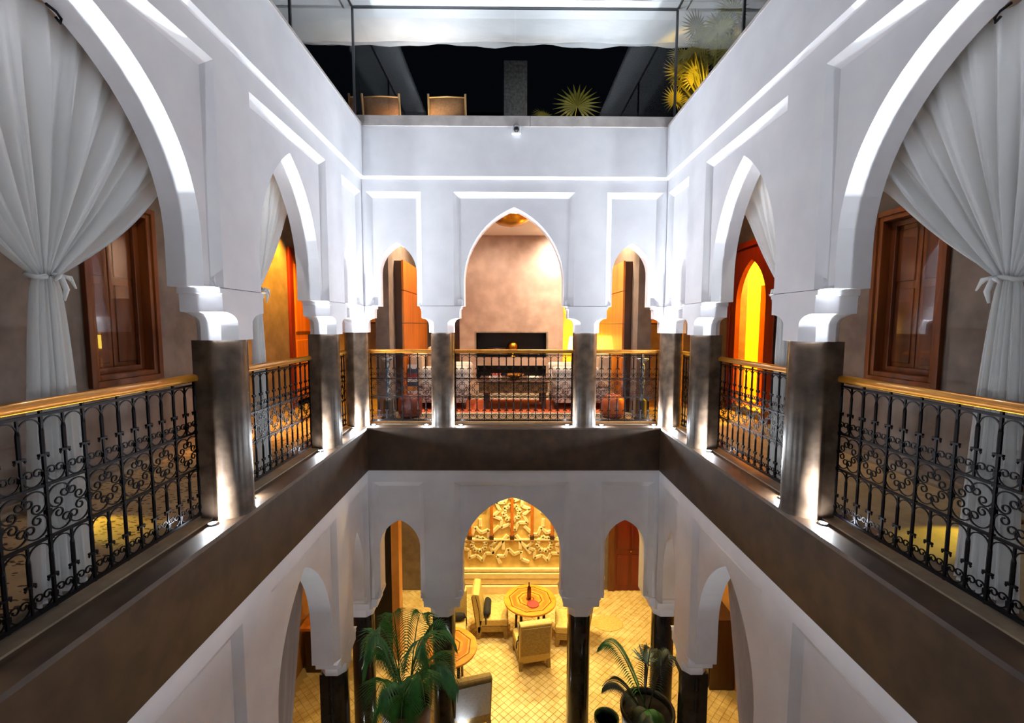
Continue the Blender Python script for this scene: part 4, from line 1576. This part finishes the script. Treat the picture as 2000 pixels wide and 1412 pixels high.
# ------------------------------------------------------------------ lower room behind the court
YL = YR - 0.10
nw = empty('carved_plaster_wall', (0, YR, Z_FL))
tag(nw, 'carved plaster wall panel with star tracery behind the round tables', 'wall panel')
m = MB()
m.box(-1.55, 1.55, YR - 0.05, YR, Z_FL, -2.3)
m.build('ground', 'relief_back', nw)
for i, (z0, z1, d) in enumerate(((-6.40, -6.20, 0.16), (-6.18, -6.05, 0.11), (-6.03, -5.90, 0.13), (-5.88, -5.80, 0.10))):
    m = MB()
    m.box(-1.55, 1.55, YR - 0.05 - d + 0.02, YR - 0.05, z0, z1)
    m.build('moulding', 'relief', nw, bevel=0.012)


def band(p, q, w=0.085, d=0.03):
    a, b = Vector((p[0], 0, p[1])), Vector((q[0], 0, q[1]))
    t = (b - a).normalized()
    s_ = Vector((-t.z, 0, t.x)) * (w / 2)
    y0, y1 = YR - 0.05, YR - 0.05 - d
    m = MB()
    mk = lambda v, y: (v.x, y, v.z)
    m.rings([[mk(a + s_, y0), mk(b + s_, y0), mk(b - s_, y0), mk(a - s_, y0)], [mk(a + s_ * 0.7, y1), mk(b + s_ * 0.7, y1), mk(b - s_ * 0.7, y1), mk(a - s_ * 0.7, y1)]])
    m.build('tracery_band', 'relief', nw)


def star(cx, cz, r, clip=(-1.53, 1.53, -5.79, -2.9)):
    pts = []
    for k in range(16):
        rr_ = r if k % 2 == 0 else r * 0.66
        a = PI * k / 8 + PI / 16
        pts.append((cx + rr_ * math.cos(a), cz + rr_ * math.sin(a)))
    for k in range(16):
        p, q = pts[k], pts[(k + 1) % 16]
        if all(clip[0] < v[0] < clip[1] and clip[2] < v[1] < clip[3] for v in (p, q)):
            band(p, q)


for (cx, cz, r) in ((0, -4.45, 0.44), (0, -4.45, 0.22), (-0.78, -5.22, 0.42), (0.78, -5.22, 0.42), (0.78, -5.22, 0.2), (-0.78, -5.22, 0.2), (0, -5.75, 0.42), (-0.95, -4.1, 0.42), (0.95, -4.1, 0.42)):
    star(cx, cz, r)
for sg in (-1, 1):
    for p, q in (((0.30, -4.78), (0.52, -5.0)), ((0.1, -5.0), (0.45, -5.45)), ((0.36, -4.2), (0.62, -4.0)), ((1.1, -4.55), (1.1, -4.85)), ((0.2, -5.1), (0.2, -5.35)), ((0.75, -4.6), (0.75, -4.78))):
        band((sg * p[0], p[1]), (sg * q[0], q[1]))
m = MB()
m.box(-1.55, 1.55, YR - 0.085, YR - 0.05, -5.13, -5.09)
m.build('shelf_moulding', 'relief', nw, bevel=0.008)
for i, xx in enumerate((-0.985, -0.475, 0.01, 0.482, 0.956)):
    root = empty('wall_batten', (xx, YR - 0.05, -5.09))
    tag(root, 'slim wooden batten standing on the plaster wall shelf, %s from the left' % ['first', 'second', 'third', 'fourth', 'fifth'][i], 'batten', 'battens on the carved wall')
    m = MB()
    m.box(xx - 0.035, xx + 0.035, YR - 0.12, YR - 0.05, -5.0, -2.5)
    m.build('shaft', 'wood_dark' if False else 'table_mid', root, bevel=0.012)
    m = MB()
    m.box(xx - 0.05, xx + 0.05, YR - 0.13, YR - 0.05, -5.09, -5.0)
    m.build('foot', 'wood_dark', root, bevel=0.008)
# pillar seen through the left small arch, red door through the right one
m = MB()
m.box(-2.27, -2.13, 8.2, 8.45, Z_FL, Z_LC)
struct(m.build('wall_pillar_lower', 'ochre'), 'square plastered pillar seen through the left lower arch')
m = MB()
m.box(-2.75, -2.27, 8.2, 8.45, Z_FL, Z_LC)  # black slab paints the darkness of the opening beside the pillar
struct(m.build('trim_pillar_lower', 'black'), 'dark timber facing on the left side of the lower pillar')
d3 = empty('door_3', (2.85, YR, Z_FL))
struct(d3, 'dark red panelled wooden door in the lower back wall on the right')
for a, b in ((2.32, 2.46), (3.24, 3.38)):
    m = MB()
    m.box(a, b, YR - 0.08, YR, Z_FL, -3.7)
    m.build('door_jamb', 'wood_red', d3, bevel=0.01)
m = MB()
m.box(2.32, 3.38, YR - 0.08, YR, -3.7, -3.55)
m.build('door_head', 'wood_red', d3, bevel=0.01)
m = MB()
m.box(2.46, 3.24, YR - 0.04, YR, Z_FL, -3.7)
lf = m.build('door_leaf', 'wood_deepred', d3)
for a, b in ((2.52, 2.82), (2.88, 3.18)):
    for z0, z1 in ((-6.25, -5.5), (-5.35, -4.55), (-4.4, -3.8)):
        m = MB()
        m.box(a, b, YR - 0.055, YR - 0.04, z0, z1)
        m.build('door_panel', 'wood_deepred', lf, bevel=0.01)
m = MB()
m.lathe([(0.018, -5.42), (0.03, -5.40), (0.018, -5.38)], (2.85, YR - 0.075), 12)
m.build('knob', 'brass', lf, smooth=True)
for x, lab in ((-1.72, 'pale wall socket low on the lower back wall left of the carved panel'), (2.2, 'pale wall socket low on the lower back wall beside the red door')):
    rt = empty('wall_socket', (x, YR, -6.1))
    tag(rt, lab, 'socket', 'wall sockets')
    m = MB()
    m.box(x - 0.05, x + 0.05, YR - 0.015, YR, -6.15, -6.05)
    m.build('plate', 'wall_socket', rt, bevel=0.006)
    m = MB()
    m.box(x - 0.025, x + 0.025, YR - 0.018, YR - 0.015, -6.125, -6.075)
    m.build('insert', 'ochre', rt)


def round_table(x, y, r, rz, label):
    root = empty('round_table', (x, y, Z_FL + 0.01), rz)
    tag(root, label, 'table', 'round inlaid tables')
    H = 0.75
    m = MB()
    m.lathe([(r * 0.97, H - 0.05), (r, H - 0.035), (r, H - 0.008), (r - 0.008, H)], (0, 0), 48)
    part(m, 'table_top', 'table_light', root)
    for k, (ro, ri, mt) in enumerate(((0.84, 0.80, 'table_dark'), (0.74, 0.56, 'table_mid'), (0.47, 0.43, 'table_dark'), (0.34, 0.0, 'table_mid'), (0.17, 0.12, 'table_dark'))):
        m = MB()
        outer = [(r * ro * math.cos(R(22.5 + 45 * i)), r * ro * math.sin(R(22.5 + 45 * i))) for i in range(8)]
        z0, z1 = H - 0.004, H + 0.0015 + 0.0004 * k
        if ri > 0:
            inner = [(a * ri / ro, b * ri / ro) for a, b in outer]
            for i in range(8):
                j = (i + 1) % 8
                m.quad((*outer[i], z1), (*outer[j], z1), (*inner[j], z1), (*inner[i], z1))
                m.quad((*outer[i], z0), (*outer[j], z0), (*outer[j], z1), (*outer[i], z1))
                m.quad((*inner[i], z0), (*inner[j], z0), (*inner[j], z1), (*inner[i], z1))
        else:
            m.rings([[(*p, z0) for p in outer], [(*p, z1) for p in outer]])
        part(m, 'inlay', mt, root)
    m = MB()
    m.lathe([(r * 0.72, H - 0.13), (r * 0.72, H - 0.05)], (0, 0), 24)
    part(m, 'apron', 'table_dark', root)
    for i in range(4):
        a = R(45 + 90 * i)
        m = MB()
        cx, cy = r * 0.62 * math.cos(a), r * 0.62 * math.sin(a)
        m.tube([(cx * 1.05, cy * 1.05, 0), (cx, cy, H * 0.5), (cx, cy, H - 0.06)], [0.022, 0.03, 0.03], 8)
        part(m, 'leg', 'wood_dark', root, smooth=True)
    return root


round_table(0.37, 8.93, 0.535, R(10), 'round inlaid wooden table with the dark bottle on it')
round_table(-1.16, 7.56, 0.535, R(0), 'round inlaid wooden table half hidden behind the left black column')
bt = empty('bottle', (0.35, 8.92, -5.64))
tag(bt, 'dark red bottle standing on the round table', 'bottle')
m = MB()
m.lathe([(0.04, -5.638), (0.043, -5.62), (0.043, -5.42), (0.035, -5.38), (0.016, -5.35), (0.015, -5.30), (0.018, -5.295), (0.018, -5.28)], (0.35, 8.92), 20)
m.build('body', 'bottle_glass', bt, smooth=True)
m = MB()
m.lathe([(0.0445, -5.58), (0.0445, -5.47)], (0.35, 8.92), 20, cap=False)
m.build('paper_label', 'wood_red', bt, smooth=True)
tr = MB()
tr.lathe([(0.11, -5.638), (0.125, -5.625), (0.125, -5.62), (0.10, -5.63), (0.001, -5.63)], (0.42, 8.74), 20, cap=False)
tag(tr.build('ashtray', 'book_red', smooth=True), 'small red dish in front of the bottle on the round table', 'dish')


def club_chair(x, y, rz, label, back='rush', cushion='black', seatm='rush'):
    """faces local +y"""
    root = empty('club_chair', (x, y, Z_FL + 0.01), rz)
    tag(root, label, 'chair', 'rush club chairs around the round tables')
    w = 0.30
    m = MB()
    m.box(-w, w, -0.28, 0.32, 0.27, 0.42)
    part(m, 'seat', seatm, root, bevel=0.03)
    m = MB()
    m.box(-w, w, -0.30, 0.31, 0.15, 0.268)
    part(m, 'seat_frame', 'rush_dark', root, bevel=0.008)
    prof = [(-0.24, 0.12), (-0.30, 0.12), (-0.42, 0.93), (-0.38, 0.955), (-0.27, 0.94), (-0.19, 0.42)]
    m = MB()
    m.rings([[(-w, a, b) for a, b in prof], [(w, a, b) for a, b in prof]])
    part(m, 'backrest', seatm, root, bevel=0.018)
    m = MB()
    pr2 = [(-0.335, 0.30), (-0.345, 0.30), (-0.432, 0.88), (-0.42, 0.88)]
    m.rings([[(-w + 0.03, a, b) for a, b in pr2], [(w - 0.03, a, b) for a, b in pr2]])
    part(m, 'back_panel', back, root)
    for sx in (-1, 1):
        m = MB()
        m.rings([[(sx * w, 0.31, 0), (sx * (w - 0.055), 0.31, 0), (sx * (w - 0.055), 0.25, 0), (sx * w, 0.25, 0)], [(sx * w, 0.31, 0.16), (sx * (w - 0.07), 0.31, 0.16), (sx * (w - 0.07), 0.22, 0.16), (sx * w, 0.22, 0.16)]])
        part(m, 'leg', 'rush_dark', root)
        m = MB()
        m.rings([[(sx * w, -0.27, 0), (sx * (w - 0.055), -0.27, 0), (sx * (w - 0.055), -0.33, 0), (sx * w, -0.33, 0)], [(sx * w, -0.21, 0.16), (sx * (w - 0.07), -0.21, 0.16), (sx * (w - 0.07), -0.31, 0.16), (sx * w, -0.31, 0.16)]])
        part(m, 'leg', 'rush_dark', root)
        m = MB()
        m.tube([(sx * w, -0.34, 0.92), (sx * (w + 0.002), -0.27, 0.6), (sx * (w + 0.002), -0.24, 0.2)], 0.006, 5)
        part(m, 'piping', 'black_cloth', root)
    if cushion in ('black', 'both'):
        m = MB()
        m.tube([(-0.27, -0.13, 0.50), (-0.2, -0.11, 0.50), (0.2, -0.11, 0.50), (0.27, -0.13, 0.50)], [0.05, 0.075, 0.075, 0.05], 12)
        part(m, 'bolster', 'black_cloth', root, smooth=True)
        for sx in (-1, 1):
            m = MB()
            m.tube([(sx * 0.27, -0.13, 0.5), (sx * 0.305, -0.13, 0.44), (sx * 0.308, -0.13, 0.32)], 0.012, 6)
            part(m, 'tassel', 'black_cloth', root, smooth=True)
    if cushion in ('pale', 'both'):
        m = MB()
        m.box(-0.2, 0.2, 0.0, 0.31, 0.421, 0.50)
        part(m, 'seat_pad', 'pale_cushion', root, bevel=0.02)
    return root


club_chair(0.36, 8.26, R(11), 'rush club chair with its back to the court in front of the bottle table', cushion='both', back='rush_dark')
club_chair(-0.40, 9.06, R(-90), 'rush club chair with black bolster left of the bottle table')
club_chair(1.20, 8.80, R(84), 'rush club chair right of the bottle table, half behind the black column')
club_chair(-0.72, 6.92, R(16), 'club chair with silver grey back panel nearest the court', back='grey_cloth', seatm='rush_dark')
club_chair(-1.22, 8.62, R(184), 'rush club chair with black bolster behind the half hidden table')
mt_ = MB()
mt_.rings([[(2.05 + r * 1.0 * math.cos(2 * PI * k / 20), 9.25 + r * 0.8 * math.sin(2 * PI * k / 20), z) for k in range(20)] for r, z in ((0.33, Z_FL + 0.010), (0.33, Z_FL + 0.018), (0.31, Z_FL + 0.02))])
tag(mt_.build('floor_mat', 'rush'), 'round straw mat on the lower floor near the red door', 'mat')
# lower galleries
lt = empty('side_table', (-3.5, 8.1, Z_FL))
tag(lt, 'orange topped side table in the lower left gallery', 'table')
m = MB()
m.box(-3.85, -3.15, 7.8, 8.5, Z_FL + 0.86, Z_FL + 0.92)
m.build('table_top', 'wood_orange', lt, bevel=0.01)
m = MB()
m.box(-3.78, -3.22, 7.88, 8.42, Z_FL + 0.01, Z_FL + 0.86)
m.build('body', 'wood_dark', lt, bevel=0.01)
vs = empty('vase', (-3.5, 8.2, Z_FL + 0.92))
tag(vs, 'red vase on the orange side table in the lower left gallery', 'vase')
m = MB()
m.lathe([(0.07, Z_FL + 0.92), (0.16, Z_FL + 1.05), (0.17, Z_FL + 1.2), (0.08, Z_FL + 1.36), (0.1, Z_FL + 1.42)], (-3.5, 8.2), 20)
m.build('body', 'leather_red', vs, smooth=True)
m = MB()
m.lathe([(0.105, Z_FL + 1.415), (0.105, Z_FL + 1.435), (0.08, Z_FL + 1.435)], (-3.5, 8.2), 20)
m.build('rim', 'brass', vs, smooth=True)
cb = empty('cupboard', (3.66, 7.8, Z_FL))
tag(cb, 'dark wooden cupboard against the lower right gallery wall', 'cupboard')
m = MB()
m.box(3.45, 3.88, 7.45, 8.25, Z_FL + 0.01, Z_FL + 1.3)
m.build('body', 'wood_dark', cb, bevel=0.01)
for a in (7.47, 7.86):
    m = MB()
    m.box(3.43, 3.45, a, a + 0.37, Z_FL + 0.06, Z_FL + 1.25)
    d_ = m.build('door', 'wood_dark', cb, bevel=0.008)
    m = MB()
    m.lathe([(0.01, Z_FL + 0.68), (0.018, Z_FL + 0.70), (0.01, Z_FL + 0.72)], (3.42, a + (0.32 if a < 7.6 else 0.05)), 10)
    m.build('knob', 'brass', d_, smooth=True)

# lower lighting
YEL = (1.0, 0.77, 0.32)
for i, (x, y, w, sz, lab) in enumerate(((-0.62, 8.1, 150, 62, 'ceiling downlight above the gap between the two round tables'), (0.86, 8.05, 150, 62, 'ceiling downlight above the chair right of the bottle table'), (0.3, 9.2, 120, 90, 'ceiling downlight above the bottle table'),
                                        (-0.5, 9.95, 270, 120, 'ceiling downlight washing the left of the carved wall'), (0.5, 9.95, 270, 120, 'ceiling downlight washing the right of the carved wall'),
                                        (2.3, 9.0, 110, 110, 'ceiling downlight in front of the lower red door'), (-1.9, 9.3, 26, 110, 'ceiling downlight behind the lower left pillar'),
                                        (-3.2, 7.0, 70, 110, 'ceiling downlight over the lower left gallery floor'), (3.1, 6.6, 90, 110, 'ceiling downlight over the lower right gallery floor'), (1.6, 7.4, 60, 110, 'ceiling downlight over the lower floor by the right corner'))):
    downlight((x, y, Z_LC), w * 0.23, YEL if i > 1 else (1, 0.86, 0.55), lab, sz)

# ------------------------------------------------------------------ plants of the court


def palm_frond(base, az, length, rise, droop, mt, n=24, leafl=0.26, lw=0.010):
    m = MB()
    b = Vector(base)
    d = Vector((math.cos(az), math.sin(az), 0))
    pts = []
    for i in range(n + 1):
        t = i / n
        pts.append(b + d * (length * (t - 0.12 * t * t)) + Vector((0, 0, rise * math.sin(t * PI * 0.62) - droop * t * t)))
    m.tube(pts, [0.010 * (1 - 0.75 * i / n) + 0.001 for i in range(n + 1)], 5)
    side = Vector((-d.y, d.x, 0))
    for i in range(4, n + 1):
        t = i / n
        tang = (pts[min(i + 1, n)] - pts[i - 1]).normalized()
        ll = leafl * (0.55 + 0.75 * math.sin(PI * min(1, t * 0.9 + 0.08)))
        for sg in (-1, 1):
            for off in (0, 0.5):
                p = pts[i] if not off else (pts[i] + pts[i - 1]) / 2
                dr_ = (side * sg * 0.9 + tang * 0.65 + Vector((0, 0, -0.12))).normalized()
                wv = dr_.cross(Vector((0, 0, 1))).normalized() * lw
                mid = p + dr_ * ll * 0.45
                tip = p + dr_ * ll + Vector((0, 0, -0.35 * ll))
                m.add([p, mid + wv, tip, mid - wv], [(0, 1, 2, 3)])
    return m


def potted_palm(x, y, z0, rim_r, rim_z, fronds, label, pot_m, leaf_m, seed=1, leafl=0.26, pot='flower_pot'):
    rnd = random.Random(seed)
    root = empty('potted_palm', (x, y, z0))
    tag(root, label, 'plant')
    m = MB()
    h = rim_z - z0
    m.lathe([(rim_r * 0.68, z0), (rim_r * 0.86, z0 + h * 0.5), (rim_r * 0.95, rim_z - 0.07), (rim_r, rim_z - 0.06), (rim_r, rim_z), (rim_r * 0.9, rim_z), (rim_r * 0.88, rim_z - 0.07)], (x, y), 32, cap=False)
    m.build('pot', pot_m, root, smooth=True)
    m = MB()
    m.lathe([(rim_r * 0.89, rim_z - 0.07), (0.01, rim_z - 0.05)], (x, y), 24)
    m.build('soil', 'soil', root)
    for i, (az, ln, rise, droop) in enumerate(fronds):
        bx, by = x + rnd.uniform(-0.07, 0.07), y + rnd.uniform(-0.07, 0.07)
        palm_frond((bx, by, rim_z - 0.06), R(az), ln, rise, droop, leaf_m, leafl=leafl * rnd.uniform(0.85, 1.1)).build('frond', leaf_m if i % 4 else 'leaf', root)
    return root


potted_palm(-1.44, 5.72, Z_FL + 0.0, 0.34, -5.02, [(200, 0.6, 1.1, 0.35), (160, 0.6, 1.15, 0.3), (250, 0.8, 0.9, 0.45), (300, 0.75, 1.0, 0.4), (340, 0.95, 1.0, 0.45), (20, 0.8, 1.1, 0.35), (70, 0.5, 1.2, 0.25), (120, 0.5, 1.2, 0.2), (225, 0.6, 1.4, 0.3), (320, 0.6, 1.3, 0.3), (275, 0.7, 0.6, 0.5), (0, 0.7, 0.7, 0.45)],
            'leafy green palm in a large grey pot at the left foot of the court', 'terracotta', 'leaf', 11)
potted_palm(1.80, 5.72, Z_FL + 0.0, 0.36, -5.15, [(150, 0.75, 0.85, 0.1), (165, 0.62, 0.5, 0.15), (60, 0.5, 0.8, 0.25), (20, 0.5, 0.9, 0.3), (280, 0.4, 0.3, 0.3), (215, 0.45, 0.3, 0.3)],
            'sparse dark palm in a wide black pot at the right foot of the court', 'pot_dark', 'leaf_dark', 12, leafl=0.17)
sp_ = empty('agave', (1.93, 6.24, Z_FL))
tag(sp_, 'silvery spiky plant on a tall stem behind the wide black pot', 'plant')
for i in range(14):
    a = R(i * 137.5)
    el = 0.35 + 0.05 * i
    m = MB()
    b = Vector((1.93, 6.24, -4.92))
    d = Vector((math.cos(a) * math.cos(el), math.sin(a) * math.cos(el), math.sin(el)))
    sd = d.cross(Vector((0, 0, 1))).normalized()
    L_ = 0.26
    m.strip([[b - sd * 0.012, b + sd * 0.012], [b + d * L_ * 0.5 - sd * 0.025, b + d * L_ * 0.5 + sd * 0.025], [b + d * L_ - sd * 0.002, b + d * L_ + sd * 0.002]])
    m.build('leaf_blade', 'leaf_silver', sp_)
m = MB()
m.tube([(1.93, 6.24, -5.5), (1.93, 6.24, -4.9)], 0.02, 8)
m.build('trunk', 'stem', sp_, smooth=True)
m = MB()
m.lathe([(0.09, Z_FL), (0.12, Z_FL + 0.7), (0.13, -5.5), (0.11, -5.5), (0.10, -5.54), (0.001, -5.54)], (1.93, 6.24), 20, cap=False)
m.build('pot', 'pot_dark', sp_, smooth=True)
gp = empty('flower_pot', (1.27, 5.80, Z_FL))
tag(gp, 'empty dark green glazed pot beside the wide black pot', 'pot')
m = MB()
m.lathe([(0.11, Z_FL), (0.15, Z_FL + 0.5), (0.165, -5.40), (0.17, -5.36), (0.15, -5.36), (0.14, -5.42)], (1.27, 5.80), 26, cap=False)
m.build('body', 'pot_green', gp, smooth=True)
m = MB()
m.lathe([(0.142, -5.44), (0.01, -5.44)], (1.27, 5.80), 20)
m.build('soil', 'soil', gp)
